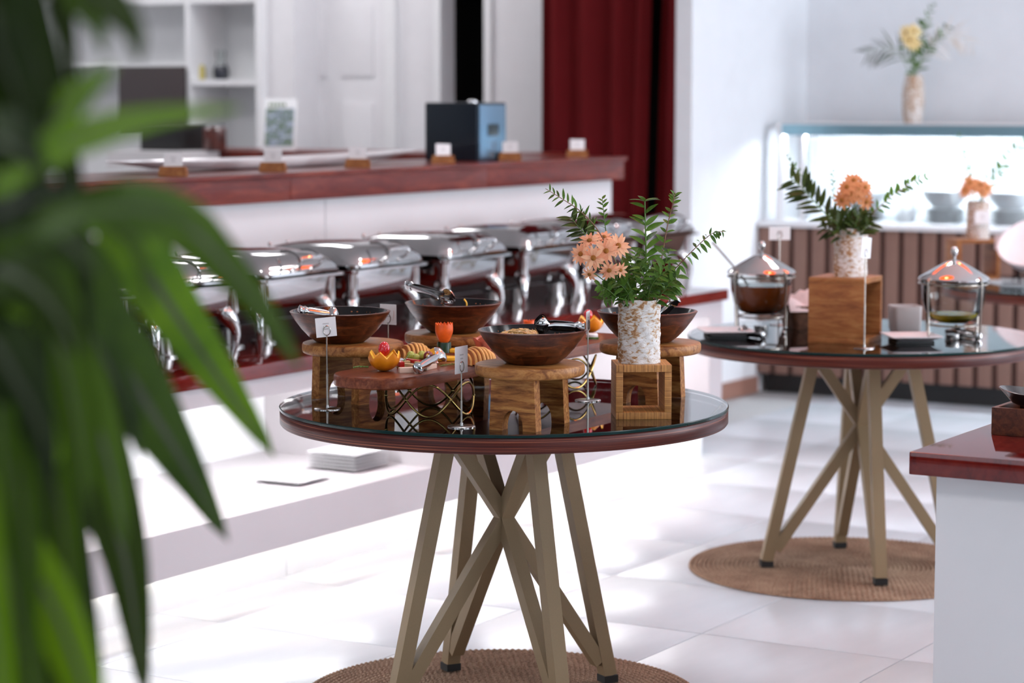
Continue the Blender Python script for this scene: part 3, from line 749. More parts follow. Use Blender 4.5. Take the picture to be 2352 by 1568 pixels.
# ------------------------------------------------------------------ round tables and jute rugs
def stripes(name, c1, c2, axis, freq=260, rough=0.45):
    m, nt, bs = nodes(name); sc = [0.6, 0.6, 0.6]; sc['xyz'.index(axis)] = freq
    a = noise(nt, coords(nt, tuple(sc)), 1.0, 2, 0.5); b = noise(nt, coords(nt), 90, 3)
    ad = nt.nodes.new('ShaderNodeMath'); ad.operation = 'MULTIPLY_ADD'; nt.links.new(b, ad.inputs[0]); ad.inputs[1].default_value = 0.25; nt.links.new(a, ad.inputs[2])
    nt.links.new(ramp(nt, ad.outputs[0], [(0.42, c1), (0.56, tuple((x+y)/2 for x, y in zip(c1, c2))), (0.75, c2)]), bs.inputs['Base Color'])
    bs.inputs['Roughness'].default_value = rough; return m
stripes('bamboo_x', (0.20, 0.066, 0.015, 1), (0.58, 0.27, 0.075, 1), 'x')
stripes('bamboo_z', (0.20, 0.066, 0.015, 1), (0.58, 0.27, 0.075, 1), 'z')

def round_table(phi):
    t = thing('round_table', '', 'table', (0,0,0), phi, 'round tables with glass tops')
    R = 0.5537
    mb = MB(); mb.lathe([(R, 0.7425), (R, 0.75-0.002), (R-0.002, 0.75), (0, 0.75)], 128)
    for i, f in enumerate(mb.f):
        z = sum(mb.v[j][2] for j in f)/len(f); r = sum(hypot(*mb.v[j][:2]) for j in f)/len(f)
        mb.m[i] = 1 if (r > R-0.003) else 0
    mb.build('glass_sheet', ['glass_top', 'glass_edge'], t)
    mb = MB(); mb.lathe([(0, 0.7035), (R-0.012, 0.7035), (R-0.004, 0.705), (R-0.001, 0.709), (R-0.001, 0.738), (R-0.004, 0.7418), (R-0.012, 0.7422), (0, 0.7422)], 128)
    for i, f in enumerate(mb.f):
        z = sum(mb.v[j][2] for j in f)/len(f); mb.m[i] = 1 if z > 0.7421 else 0
    mb.build('tabletop', ['ply_edge', 'table_under_glass'], t)
    for k in range(4):
        a = pi/2*k; d = Vector((cos(a), sin(a), 0))
        mb = MB(); mb.beam(d*0.30 + Vector((0,0,0.018)), d*0.148 + Vector((0,0,0.703)), 0.036, 0.036, up=d); lg = mb.build('leg', 'leg_paint', t, 20)
        mb = MB(); mb.box(-0.02, 0.02, -0.02, 0.02, 0, 0.0185); o = mb.build('foot_pad', 'rubber', lg); o.location = d*0.30; o.rotation_euler = (0, 0, a)
        mb = MB(); mb.beam(d*0.272 + Vector((0,0,0.055)), -d*0.172 + Vector((0,0,0.703)), 0.034, 0.034, up=d); mb.build('brace', 'leg_paint', t, 20)
    return t
t1 = round_table(radians(28)); t1.location = (-0.0197, 5.7974, 0.012)
for c in t1.children: pass
t1['label'] = 'round glass-topped table with crossed beige legs, carrying the salad bowls'
# the rug lifts the feet by a few millimetres: keep the top at its height
for c in t1.children:
    if c.name.startswith(('glass_sheet', 'tabletop')): c.location.z = -0.012
t2 = copy_tree(t1); t2.location = (1.1108, 7.4443, 0.012); t2.rotation_euler = (0, 0, radians(4)); t2['label'] = 'round glass-topped table with crossed beige legs, carrying the drink jars'
t3 = copy_tree(t1); t3.location = (2.31, 9.57, 0.0); t3.rotation_euler = (0, 0, radians(40)); t3['label'] = 'round dark red table with beige legs at the right edge, under white bowls'

def jute_rug():
    t = thing('jute_rug', '', 'rug', group='round jute rugs'); R, w = 0.502, 0.01476
    n = int(R/w)
    for k in range(n):
        r = R - w*(k+0.5); nb = max(6, int(2*pi*r/0.0165)); ns = nb*4; loops = []
        for s in range(ns):
            a = 2*pi*s/ns; ph = (s % 4)/4*2*pi + (k % 2)*pi
            hh = 0.0080 + 0.0020*sin(ph); ww = w*0.5*(0.93 + 0.10*sin(ph)); sk = 0.25*w*cos(ph)*0.4
            prof = [(-ww, 0.0005), (-ww*0.75, hh*0.75), (0, hh), (ww*0.75, hh*0.75), (ww, 0.0005)]
            loops.append([((r+x+sk*(z/hh))*cos(a), (r+x+sk*(z/hh))*sin(a), z+0.001) for x, z in prof])
        vs = [p for L in loops for p in L]; fs = []
        for s in range(ns):
            s2 = (s+1) % ns
            for q in range(4): fs.append((s*5+q, s2*5+q, s2*5+q+1, s*5+q+1))
        mb = MB(); mb.add(vs, fs); mb.build('braid', 'jute', t, 60)
    return t
r1 = jute_rug(); r1.location = (-0.028, 5.8066, 0.0005); r1['label'] = 'round braided jute rug under the nearer salad table'
r2 = copy_tree(r1); r2.location = (1.068, 7.4438, 0.0005); r2['label'] = 'round braided jute rug under the table with drink jars'
TZ = 0.75

# ------------------------------------------------------------------ stools, bowls, tongs
def stool(rot):
    t = thing('riser_stool', '', 'stool', (0,0,0), rot, 'small wooden stools under the salad bowls')
    mb = MB(); mb.lathe([(0, 0.1185), (0.120, 0.1185), (0.1245, 0.121), (0.1265, 0.126), (0.1265, 0.139), (0.1245, 0.1435), (0.121, 0.145), (0, 0.145)], 56); mb.build('stool_top', 'stool_top', t)
    a, ah = 0.026, 0.046
    out = [(-0.0585, 0), (-a, 0)] + [(-a*cos(pi*k/16), ah*sin(pi*k/16)**0.8) for k in range(1, 16)] + [(a, 0), (0.0585, 0), (0.053, 0.118), (-0.053, 0.118)]
    for y in (-0.079, 0.079):
        mb = MB(); mb.rings([[(x, y-0.015, z) for x, z in out], [(x, y+0.015, z) for x, z in out]]); mb.build('plank_leg', 'stool_wood', t, 25)
    return t
def wooden_bowl():
    t = thing('wooden_bowl', '', 'bowl', (0,0,0), 0, 'wooden salad bowls on stools')
    mb = MB(); mb.lathe([(0, 0), (0.055, 0), (0.062, 0.003), (0.078, 0.015), (0.096, 0.034), (0.112, 0.055), (0.1255, 0.077), (0.1235, 0.0785), (0.1175, 0.0785)], 64); mb.build('shell', 'bowl_wood', t)
    mb = MB(); mb.lathe([(0.1175, 0.0785), (0.108, 0.062), (0.094, 0.042), (0.075, 0.022), (0.05, 0.011), (0, 0.008)], 64); mb.build('lining', 'bowl_inside', t)
    return t
def crumbs(bowl, seed, n=34):
    rnd = random.Random(seed); mb = MB()
    for k in range(n):
        a = rnd.uniform(0.3, pi-0.3) if rnd.random() < 0.75 else rnd.uniform(0, 2*pi); r, z = rnd.choice([(0.110, 0.066), (0.106, 0.060), (0.101, 0.053), (0.096, 0.046)])
        s = rnd.uniform(0.0009, 0.0019); mb.sphere(((r-s*0.2)*cos(a), (r-s*0.2)*sin(a), z), s, 5, 3)
    o = mb.build('crumbs', 'crumb', bowl); o['kind'] = 'stuff'
def noodles(name, c, seed, label, n=26, rad=0.07, mat='noodle', top=0.0):
    rnd = random.Random(seed); mb = MB()
    for k in range(n):
        a, r = rnd.uniform(0, 2*pi), rnd.uniform(0, rad)
        p = Vector((r*cos(a), r*sin(a), 0)); d = rnd.uniform(0, 2*pi); pts = []
        for s in range(6):
            q = p + Vector((cos(d+0.5*s), sin(d+0.5*s), 0))*0.010*s
            rr = min(q.xy.length, rad+0.012); q.xy = q.xy.normalized()*rr if q.xy.length > 1e-6 else q.xy
            q.z = 0.012 + 0.024*(1-(rr/(rad+0.02))**2) + rnd.uniform(0, 0.008) + top; pts.append(q)
        mb.tube(pts, rnd.uniform(0.0022, 0.0036), 5)
    mb.sphere((0, 0, 0.012), rad, 20, 6, sc=(1, 1, 0.28))
    o = mb.build(name, mat, loc=c); return tag(o, label, 'food', kind='stuff')
def tongs(name, head, tail, label, open_=0.010, roll=0.0, kind='scoop'):
    """serving tongs: two arms joined by a folded clip at the tail"""
    head, tail = Vector(head), Vector(tail); ax = (head-tail); L = ax.length; x = ax.normalized()
    y = Vector((0,0,1)).cross(x).normalized(); z = x.cross(y)
    R = Matrix((x, y, z)).transposed().to_4x4() @ Matrix.Rotation(roll, 4, 'X')
    t = thing(name, label, 'tongs', tail); t.rotation_euler = R.to_euler()
    mb = MB(); mb.rings([[(px, 0.0125*cos(a)*s, 0.0095*sin(a)*s) for a in [2*pi*k/10 for k in range(10)]] for px, s in ((-0.008, 0.55), (-0.005, 1.1), (0.002, 0.9), (0.009, 1.12), (0.016, 0.8))]); mb.build('clip', 'steel', t)
    for sgn in (1, -1):
        prof = [(0.012, 0.0075, 0.003), (L*0.22, 0.0105, 0.005), (L*0.60, 0.0105, open_*0.8), (L*0.74, 0.0065, open_)]
        loops = []
        for px_, hw, oz in prof:
            loops.append([(px_, hw*cos(a_), sgn*(oz + 0.0042*max(0, sin(a_)) - 0.0006*max(0, -sin(a_)))) for a_ in [2*pi*j/12 for j in range(12)]])
        mb = MB(); mb.rings(loops); arm = mb.build('arm', 'steel', t)
        if kind == 'scoop' or sgn > 0:
            mb = MB(); n = 14; loops = []
            for k in range(9):
                q = k/8; rad = 0.0225*sin(pi*min(0.97, max(0.06, q)))**0.6
                dz = 0.011*sin(pi*q)
                loops.append([(L*0.70 + q*L*0.30, rad*cos(a), sgn*(open_ + (dz if sin(a) > 0 else dz*0.82)*abs(sin(a)))) for a in [2*pi*j/n for j in range(n)]])
            mb.rings(loops); mb.build('spoon_head', 'steel', arm)
        else:
            for j in range(4):
                mb = MB(); mb.tube([(L*0.79, (j-1.5)*0.004, sgn*open_), (L*0.88, (j-1.5)*0.0085, sgn*(open_+0.006)), (L*1.0, (j-1.5)*0.0085, sgn*(open_+0.001))], 0.0018, 5); mb.build('prong', 'steel', arm)
    return t
SPOTS = {'front': ((0.041, 5.394), -25.2, (0.047, 5.394)), 'right': ((0.345, 5.863), -25.0, (0.337, 5.863)), 'left': ((-0.397, 5.862), 43.0, (-0.428, 5.858)), 'rear': ((-0.152, 6.10), -25.0, (-0.152, 6.10))}
sl = {'front': 'nearest the camera', 'right': 'behind the bark vase', 'left': 'at the left edge of the table', 'rear': 'farthest back on the table'}
s0, b0 = stool(0), wooden_bowl()
for k, key in enumerate(('front', 'right', 'left', 'rear')):
    (sx, sy), deg, (bx, by) = SPOTS[key]
    s = s0 if k == 0 else copy_tree(s0); s.location = (sx, sy, TZ); s.rotation_euler = (0, 0, radians(deg)); s['label'] = 'small round wooden stool with arched plank legs, ' + sl[key]
    b = b0 if k == 0 else copy_tree(b0); b.location = (bx, by, TZ+0.145); b.rotation_euler = (0, 0, 0.9*k); b['label'] = 'dark wooden salad bowl with black inside, ' + sl[key]
    SPOTS[key] = (b, Vector((bx, by, TZ+0.145)))
for k, key in enumerate(('front', 'right', 'left', 'rear')):
    b, c = SPOTS[key]; b.rotation_euler = (0, 0, 0); crumbs(b, 5+k)
    noodles('noodle_salad' if key != 'rear' else 'carrot_salad', c + (Vector((-0.028, 0.012, 0.030)) if key == 'front' else Vector((0, 0, 0.010))), 30+k, ['fried noodle salad in the nearest wooden bowl', 'salad in the wooden bowl behind the bark vase', 'salad in the left wooden bowl', 'salad in the rear wooden bowl'][k], 34 if key == 'front' else 18, 0.050 if key == 'front' else 0.076, 'noodle', 0.004 if key == 'front' else 0.003)
# carrot scraps on the rear salad, noodle tangle on the front one
c = SPOTS['rear'][1]
mb = MB(); mb.tube(bez([(0.03, -0.02, 0.05), (0.035, -0.02, 0.075), (0.028, -0.02, 0.088)], 8), 0.0022, 5); o = mb.build('carrot_strip', 'orange_flesh', loc=c); tag(o, 'thin orange carrot strip standing up in the rear bowl', 'food')
mb = MB(); mb.sphere((-0.012, -0.055, 0.062), 0.013, 10, 6, sc=(1.4, 1, 0.7)); o = mb.build('carrot_slice', 'carrot', loc=c); tag(o, 'orange carrot slice under the tongs in the rear bowl', 'food')
c = SPOTS['front'][1]
tongs('serving_tongs', at_y(1228, 745, 5.345), at_y(1336, 751, 5.36), 'steel serving tongs lying across the nearest salad bowl', 0.010, 1.25)
tongs('serving_tongs', at_y(1040, 690, 6.03), at_y(938, 655, 6.12), 'steel fork tongs leaning up out of the rear bowl', 0.010, -1.1, 'fork')
tongs('serving_tongs', at_y(775, 728, 5.83), at_y(692, 712, 5.80), 'steel tongs resting on the rim of the left bowl', 0.009, 1.0)
tongs('serving_tongs', at_y(1500, 742, 5.86), at_y(1552, 688, 5.84), 'steel tongs sticking out of the right bowl behind the vase', 0.010, 1.3)

# ------------------------------------------------------------------ long board on wire risers
BZ = 0.86
mb = MB(); mb.prism(rrect(0.60, 0.107, 0.10, 8), 0, 0.027, b=0.003)
bd = mb.build('serving_board', 'board_wood', loc=W(5.035, -3.102, BZ-0.027), rotz=RA); tag(bd, 'long reddish wooden serving board with rounded ends, full of fruit', 'board')
for k, (uu, vv) in enumerate(((4.71, -3.075), (5.33, -3.085))):
    t = thing('wire_riser', ['golden wire stand under the left end of the fruit board', 'golden wire stand under the right end of the fruit board'][k], 'stand', W(uu, vv, TZ), 0.5*k, 'wire risers under the serving board')
    for ph in (0.0, pi):
        mb = MB(); mb.tube([(0.105*cos(a), 0.105*sin(a), 0.0412 + 0.038*sin(3*a+ph)) for a in [2*pi*i/96 for i in range(96)]], 0.0028, 8, closed=True); mb.build('wire_loop', 'brass_wire', t)
    for j in range(6):
        a = pi/3*j; mb = MB(); mb.sphere((0.105*cos(a), 0.105*sin(a), 0.0412), 0.0045, 8, 6); mb.build('joint', 'brass_wire', t)

def orange_cup(name, c, r, label, peel='orange_peel', teeth=7, cut=0.55, seed=1):
    t = thing(name, label, 'fruit', c); n = teeth*2; vs, fs = [], []
    def zig(k): return (0.30 if k % 2 == 0 else -0.12)
    rows = 7; prof = []
    for j in range(rows+1):
        for k in range(n):
            a = 2*pi*k/n; top = asin_(zig(k)); lat = -pi/2 + 0.25 + (top + pi/2 - 0.25)*j/rows
            prof.append((r*cos(lat)*cos(a), r*cos(lat)*sin(a), r*0.93*(1+sin(lat))))
    mb = MB(); L = [prof[j*n:(j+1)*n] for j in range(rows+1)]
    mb.rings(L, 0, True, False)
    mb.build('peel', peel, t, 60)
    mb = MB(); L2 = [[(x*0.9, y*0.9, z*0.96 + 0.004) for x, y, z in row] for row in L[1:]]
    mb.rings(L2[::-1] if False else L2, 0, True, False)
    top = [L[-1][k] for k in range(n)]; inn = L2[-1]
    mb.add(top + inn, [(k, (k+1) % n, n+(k+1) % n, n+k) for k in range(n)])
    mb.build('flesh', 'orange_flesh', t, 60)
    return t
def asin_(x): return math.asin(max(-1, min(1, x)))
def egg(name, c, r, h, mat, label, cat='fruit', tilt=0.0):
    mb = MB(); m = 12; mb.lathe([(0, 0)] + [(r*sin(pi*k/m)*(1.06-0.12*k/m), h/2*(1-cos(pi*k/m))) for k in range(1, m)] + [(0, h)], 20)
    o = mb.build(name, mat, loc=c); o.rotation_euler = (tilt, tilt*0.7, 0); return tag(o, label, cat)
p = at_z(881, 855, BZ); p.y += 0.03
orange_cup('orange_cup', p, 0.0385, 'orange cut as a zigzag cup at the left end of the board')
egg('cherry_tomato', p + Vector((0.0, 0, 0.034)), 0.0142, 0.036, 'tomato', 'red cherry tomato standing in the zigzag orange cup', 'tomato')
p2 = at_z(1358, 766, BZ); p2.y += 0.03
orange_cup('pepper_cup', p2 + Vector((0, 0, 0)), 0.036, 'orange pepper cut as a cup at the far end of the board', 'pepper_orange', 5)
egg('cherry_tomato', p2 + Vector((-0.008, -0.008, 0.034)), 0.0125, 0.030, 'tomato', 'red cherry tomato in the pepper cup at the far end', 'tomato')
def apple_fan(name, c, rot, label, n=8, r=0.040):
    t = thing(name, label, 'fruit', c, rot)
    for k in range(n):
        mb = MB(); j0 = k-(n-1)/2; x = j0*0.0088; rr = math.sqrt(max(1e-5, r*r*1.04 - x*x)); N = 14
        arc = [(rr*cos(pi*j/N), rr*0.96*sin(pi*j/N)) for j in range(N+1)]
        mb.rings([[(-0.0038, y*0.92, z*0.96) for y, z in arc], [(-0.0024, y, z) for y, z in arc], [(0.0024, y, z) for y, z in arc], [(0.0038, y*0.92, z*0.96) for y, z in arc]])
        for i, f in enumerate(mb.f): mb.m[i] = 1 if len(f) > 4 else 0
        o = mb.build('slice', ['apple_flesh', 'apple_skin'], t, 35); o.location = (x, 0, 0.001 + 0.0012*(k % 2)); o.rotation_euler = (0.0, 0.16, 0.35)
    return t
a1 = at_z(950, 824, BZ); a1.y += 0.02; apple_fan('apple_fan', a1, 0.1, 'fan of thin apple slices behind the green grapes', 8, 0.038)
a2 = at_z(1092, 838, BZ); a2.y += 0.012; apple_fan('apple_fan', a2, 0.35, 'fan of apple slices beside the front card stand', 8, 0.043)
for k, (px, py, r, mt, lb) in enumerate(((944, 826, .0105, 'grape_green', 'leftmost green grape in front of the apple fan'), (969, 825, .0105, 'grape_green', 'right green grape beside the red one'), (956, 830, .0095, 'grape_green', 'middle green grape, lowest of the three'), (984, 830, .0125, 'grape_red', 'dark red grape in front of the orange slices'))):
    q = at_z(px, py, BZ); mb = MB(); mb.sphere((0, 0, r), r, 16, 10, sc=(1, 1, 1.06)); o = mb.build('grape', mt, loc=q); tag(o, lb, 'grape')
# carrot flower in a ring of cucumber
q = at_z(1020, 820, BZ); q.y += 0.01
mb = MB(); mb.lathe([(0.013, 0), (0.0175, 0), (0.0175, 0.024), (0.0165, 0.026), (0.013, 0.026), (0.013, 0)], 24); o = mb.build('cucumber_ring', 'cucumber', loc=q + Vector((0,0,0.0105))); tag(o, 'dark green cucumber ring holding the tall carrot flower', 'vegetable')
def carrot_flower(c, s, label):
    t = thing('carrot_flower', label, 'vegetable', c)
    for k in range(5):
        a = 2*pi*k/5 + 0.3; mb = MB(); N = 7; vs, fs = [], []
        for j in range(7):
            h = j/6; rad = (0.009 + 0.0125*sin(min(1.0, h*1.1)*pi*0.62))*s; hw = 0.66
            for i in range(N):
                b = a + (i/(N-1)-0.5)*2*hw; zz = 0.046*h*s + (0.0025*s*(1 if i % 2 else -1) if j == 6 else 0)
                vs.append((rad*cos(b), rad*sin(b), zz))
        m = len(vs); vs += [(x*0.9, y*0.9, z) for x, y, z in vs]
        for j in range(6):
            for i in range(N-1):
                q_ = j*N+i; fs += [(q_, q_+1, q_+N+1, q_+N), (m+q_, m+q_+N, m+q_+N+1, m+q_+1)]
        for i in range(N-1): fs.append((6*N+i, 6*N+i+1, m+6*N+i+1, m+6*N+i))
        for j in range(6): fs += [(j*N, (j+1)*N, m+(j+1)*N, m+j*N), (j*N+N-1, m+j*N+N-1, m+(j+1)*N+N-1, (j+1)*N+N-1)]
        mb.add(vs, fs); mb.build('petal', 'carrot', t, 40)
    return t
carrot_flower(q + Vector((0, 0, 0.034)), 1.05, 'tall orange carrot flower standing in the cucumber ring')
q2 = at_z(1216, 778, BZ); carrot_flower(q2 + Vector((0,0,0.012)), 0.8, 'orange carrot flower behind the nearest salad bowl')
mb = MB(); mb.lathe([(0, 0), (0.014, 0), (0.014, 0.012), (0, 0.012)], 20); o = mb.build('cucumber_slice', 'cucumber', loc=q2); tag(o, 'cucumber slice under the rear carrot flower', 'vegetable')
# flat orange slices, cheese, parsnip and pepper sticks
for k, (px, py, rx, ry, zz, lb) in enumerate(((1020, 829, .040, .022, 0.0, 'orange half slice lying flat under the cucumber ring'), (1045, 820, .022, .016, 0.0105, 'small orange segment right of the cucumber ring'))):
    q = at_z(px, py, BZ); mb = MB(); mb.prism([(rx*cos(2*pi*i/24), ry*sin(2*pi*i/24)) for i in range(24)], 0, 0.010, b=0.002); o = mb.build('orange_slice', 'orange_flesh', loc=q + Vector((0, 0.012, zz))); tag(o, lb, 'fruit')
q = at_z(993, 826, BZ); mb = MB(); mb.rings([[(-0.012, -0.008, 0), (0.012, -0.008, 0), (0.012, 0.008, 0), (-0.012, 0.008, 0)], [(-0.009, -0.006, 0.020), (0.004, -0.006, 0.026), (0.004, 0.006, 0.026), (-0.009, 0.006, 0.020)]]); o = mb.build('orange_wedge', 'orange_flesh', loc=q + Vector((0, 0.035, 0))); tag(o, 'upright orange wedge left of the cucumber ring', 'fruit')
def stick(name, p, q, w, h, mat, label, z=0.0):
    p, q = at_z(*p, BZ), at_z(*q, BZ); d = (q-p); L = d.length; mb = MB(); mb.bbox(-L/2, L/2, -w/2, w/2, 0, h, min(w, h)*0.2)
    o = mb.build(name, mat, loc=(p+q)/2 + Vector((0,0,z)), rotz=atan2(d.y, d.x)); return tag(o, label, 'food')
stick('cheese_block', (916, 856), (951, 855), 0.018, 0.0125, 'cheese', 'pale cheese block in front of the tongs')
stick('cheese_block', (975, 850), (998, 845), 0.014, 0.011, 'cheese', 'pale cheese block behind the open tongs')
stick('parsnip_stick', (929, 842), (975, 848), 0.010, 0.009, 'parsnip', 'long pale parsnip stick beside the orange cup', 0.0)
stick('parsnip_stick', (955, 838), (1000, 843), 0.010, 0.009, 'parsnip', 'pale parsnip stick below the red pepper strips', 0.0)
stick('pepper_strip', (936, 834), (966, 838), 0.010, 0.009, 'pepper_red', 'red pepper strip with pale inside, below the grapes', 0.003)
stick('pepper_strip', (916, 845), (924, 848), 0.012, 0.018, 'pepper_red', 'small red pepper piece right beside the orange cup', 0.0)
stick('parsnip_stick', (920, 838), (940, 836), 0.010, 0.009, 'parsnip', 'short pale parsnip stick behind the rosemary', 0.0)
def herb(name, pts, label, mat='stem_green', r=0.0011):
    P = [at_z(x, y, BZ) + Vector((0, 0, z)) for x, y, z in pts]; o0 = P[0].copy(); mb = MB(); mb.tube(bez([q-o0 for q in P], 10), r, 5)
    for k in range(10):
        a = (P[0]*(1-k/9) + P[-1]*k/9) - o0; mb.tube([a, a + Vector((0.004*(1 if k % 2 else -1), 0.003, 0.003))], 0.0007, 4)
    o = mb.build(name, mat, loc=o0); return tag(o, label, 'herb')
herb('herb_sprig', [(846, 845, .002), (825, 843, .002), (812, 845, .001)], 'thin green chive left of the orange cup', 'stem_green', 0.0016)
herb('herb_sprig', [(912, 848, .004), (925, 842, .012), (938, 836, .02)], 'green rosemary sprig right of the orange cup')
herb('herb_sprig', [(1012, 842, .002), (1030, 840, .003), (1044, 838, .002)], 'green herb stalk under the orange slices')
tg = tongs('serving_tongs', at_z(1010, 832, BZ) + Vector((0,0,0.016)), at_z(960, 858, BZ) + Vector((0,0,0.013)), 'small steel tongs lying open on the fruit board', 0.012, 0.9)
# peeled tomato rose behind the front bowl
q = at_z(1112, 815, BZ); t = thing('tomato_rose', 'pink peeled tomato rose left of the nearest salad bowl', 'garnish', q + Vector((0, 0.03, 0)))
for k in range(7):
    a = 2*pi*k/7; rr = 0.018 if k % 2 else 0.024; mb = MB(); N = 6; vs, fs = [], []
    for j in range(5):
        for i in range(N):
            b = a + (i/(N-1)-0.5)*1.5; h = j/4; rad = rr*(0.6+0.6*h)
            vs.append((rad*cos(b), rad*sin(b), 0.042*h*(1-0.5*abs(i/(N-1)-0.5)*h)+0.002*(k % 3)))
    m_ = len(vs); vs += [(x*0.93, y*0.93, z) for x, y, z in vs]
    for j in range(4):
        for i in range(N-1):
            e = j*N+i; fs += [(e, e+1, e+N+1, e+N), (m_+e, m_+e+N, m_+e+N+1, m_+e+1)]
    for i in range(N-1): fs.append((4*N+i, 4*N+i+1, m_+4*N+i+1, m_+4*N+i))
    mb.add(vs, fs); mb.build('petal', 'salmon', t, 60)
mb = MB(); mb.prism([(0.026*cos(2*pi*i/20), 0.02*sin(2*pi*i/20)) for i in range(20)], 0, 0.006); q = at_z(1063, 818, BZ); o = mb.build('carrot_slice', 'carrot', loc=q + Vector((0.0, 0.06, 0.0))); tag(o, 'flat carrot slice behind the right apple fan', 'vegetable')
mb = MB(); mb.lathe([(0, 0), (0.014, 0), (0.016, 0.003), (0.016, 0.009), (0.013, 0.012), (0, 0.012)], 20); q = at_z(1360, 775, BZ); o = mb.build('radish_slice', 'porcelain', loc=q); tag(o, 'white radish slice in front of the pepper cup', 'vegetable')
herb('herb_sprig', [(1348, 779, .002), (1360, 780, .004), (1374, 778, .002)], 'green herb leaf under the white radish slice', 'leaf', 0.003)

# ------------------------------------------------------------------ card stands
def card_stand(p, h, yaw, label, w=0.05, ch=0.047, rose=False, tilt=0.0, group='wire card stands'):
    t = thing('card_stand', label, 'card stand', p, 0, group)
    mb = MB(); mb.lathe([(0, 0), (0.0325, 0), (0.0325, 0.0018), (0.031, 0.0028), (0.004, 0.0035), (0.0035, 0.010), (0, 0.010)], 36); mb.build('base', 'steel_soft', t)
    mb = MB(); mb.tube([(0,0,0.003), (0,0,h*0.46)], 0.0026, 8); mb.tube([(0,0,h*0.46), (0,0,h*0.47)], 0.0031, 8); mb.tube([(0,0,h*0.47), (0,0,h)], 0.0018, 8); mb.build('rod', 'steel_wire', t)
    R = Matrix.Rotation(yaw, 4, 'Z')
    for dy in (-0.0018, 0.0018):
        mb = MB(); mb.tube([R @ Vector((0.0085*cos(a), dy, h + 0.0115 + 0.0115*sin(a))) for a in [2*pi*i/24 for i in range(24)]], 0.0009, 5, closed=True); mb.build('ring', 'steel_wire', t)
    card(t, w, ch, Matrix.Translation((0, 0, h-0.004)) @ R @ Matrix.Rotation(tilt, 4, 'Y'), rose=rose)
    return t
def base_at(px, py): q = at_z(px, py, TZ); return q
card_stand(base_at(752, 939), 0.180, 0.25, 'wire stand with white card in front of the left salad bowl', tilt=-0.08)
card_stand(base_at(1060, 980), 0.128, 1.05, 'short wire stand with turned white card beside the nearest stool', 0.055, 0.062)
card_stand(Vector((-0.318, 6.04, TZ)), 0.175, -0.55, 'wire stand with rose-printed card behind the left salad bowl', 0.05, 0.052, True)
card_stand(base_at(1350, 920), 0.178, 1.36, 'wire stand with card seen edge-on between bowl and vase', 0.05, 0.05)

# ------------------------------------------------------------------ open wooden cube with the bark vase
def open_cube(name, p, rot, s, hgt, dep, w, label, mats=('bamboo_x', 'bamboo_z'), group=None):
    """square tube of four boards, open along local y"""
    t = thing(name, label, 'box', p, rot, group); g = 0.0004
    for nm, x0, x1, z0, z1, mt in (('board', -s/2, s/2, hgt-w, hgt, mats[0]), ('board', -s/2, s/2, 0, w, mats[0]), ('board', -s/2, -s/2+w, w+g, hgt-w-g, mats[1]), ('board', s/2-w, s/2, w+g, hgt-w-g, mats[1])):
        mb = MB(); mb.bbox(x0, x1, -dep/2, dep/2, z0, z1, 0.0012); mb.build(nm, mt, t)
    return t
open_cube('wooden_cube', (0.306, 5.562, TZ), radians(3.0), 0.131, 0.128, 0.125, 0.0165, 'open bamboo cube under the bark vase on the nearer table')
def bark_vase(name, p, r, h, label, seed, belly=0.0):
    rnd = random.Random(seed); t = thing(name, label, 'vase', p); n, m = 56, 26; loops = []
    ph = [rnd.uniform(0, 6.28) for _ in range(8)]
    for j in range(m+1):
        z = h*j/m; row = []
        for k in range(n):
            a = 2*pi*k/n; d = 0.0009*sin(7*a+ph[0]+j*0.6) + 0.0008*sin(13*a+ph[1]-j*1.1) + 0.0007*rnd.uniform(-1, 1) + 0.0007*sin(3*a+ph[2])
            rr = r + d + belly*sin(pi*z/h); row.append((rr*cos(a), rr*sin(a), z + (0.0015*sin(5*a+ph[3]) if j == m else 0)))
        loops.append(row)
    mb = MB(); mb.rings(loops, 0, True, False); mb.build('bark', 'bark', t, 60)
    mb = MB(); rim = loops[-1]; inner = [(x*0.86, y*0.86, h-0.001) for x, y, z in rim]; low = [(x*0.84, y*0.84, h*0.5) for x, y, z in rim]
    mb.rings([rim, inner, low], 0, False, True); mb.build('rim', 'stem_brown', t, 60)
    return t
VZ = TZ + 0.128
bark_vase('bark_vase', (0.300, 5.560, VZ+0.0004), 0.0495, 0.150, 'birch bark vase on the bamboo cube, holding peach daisies', 3)
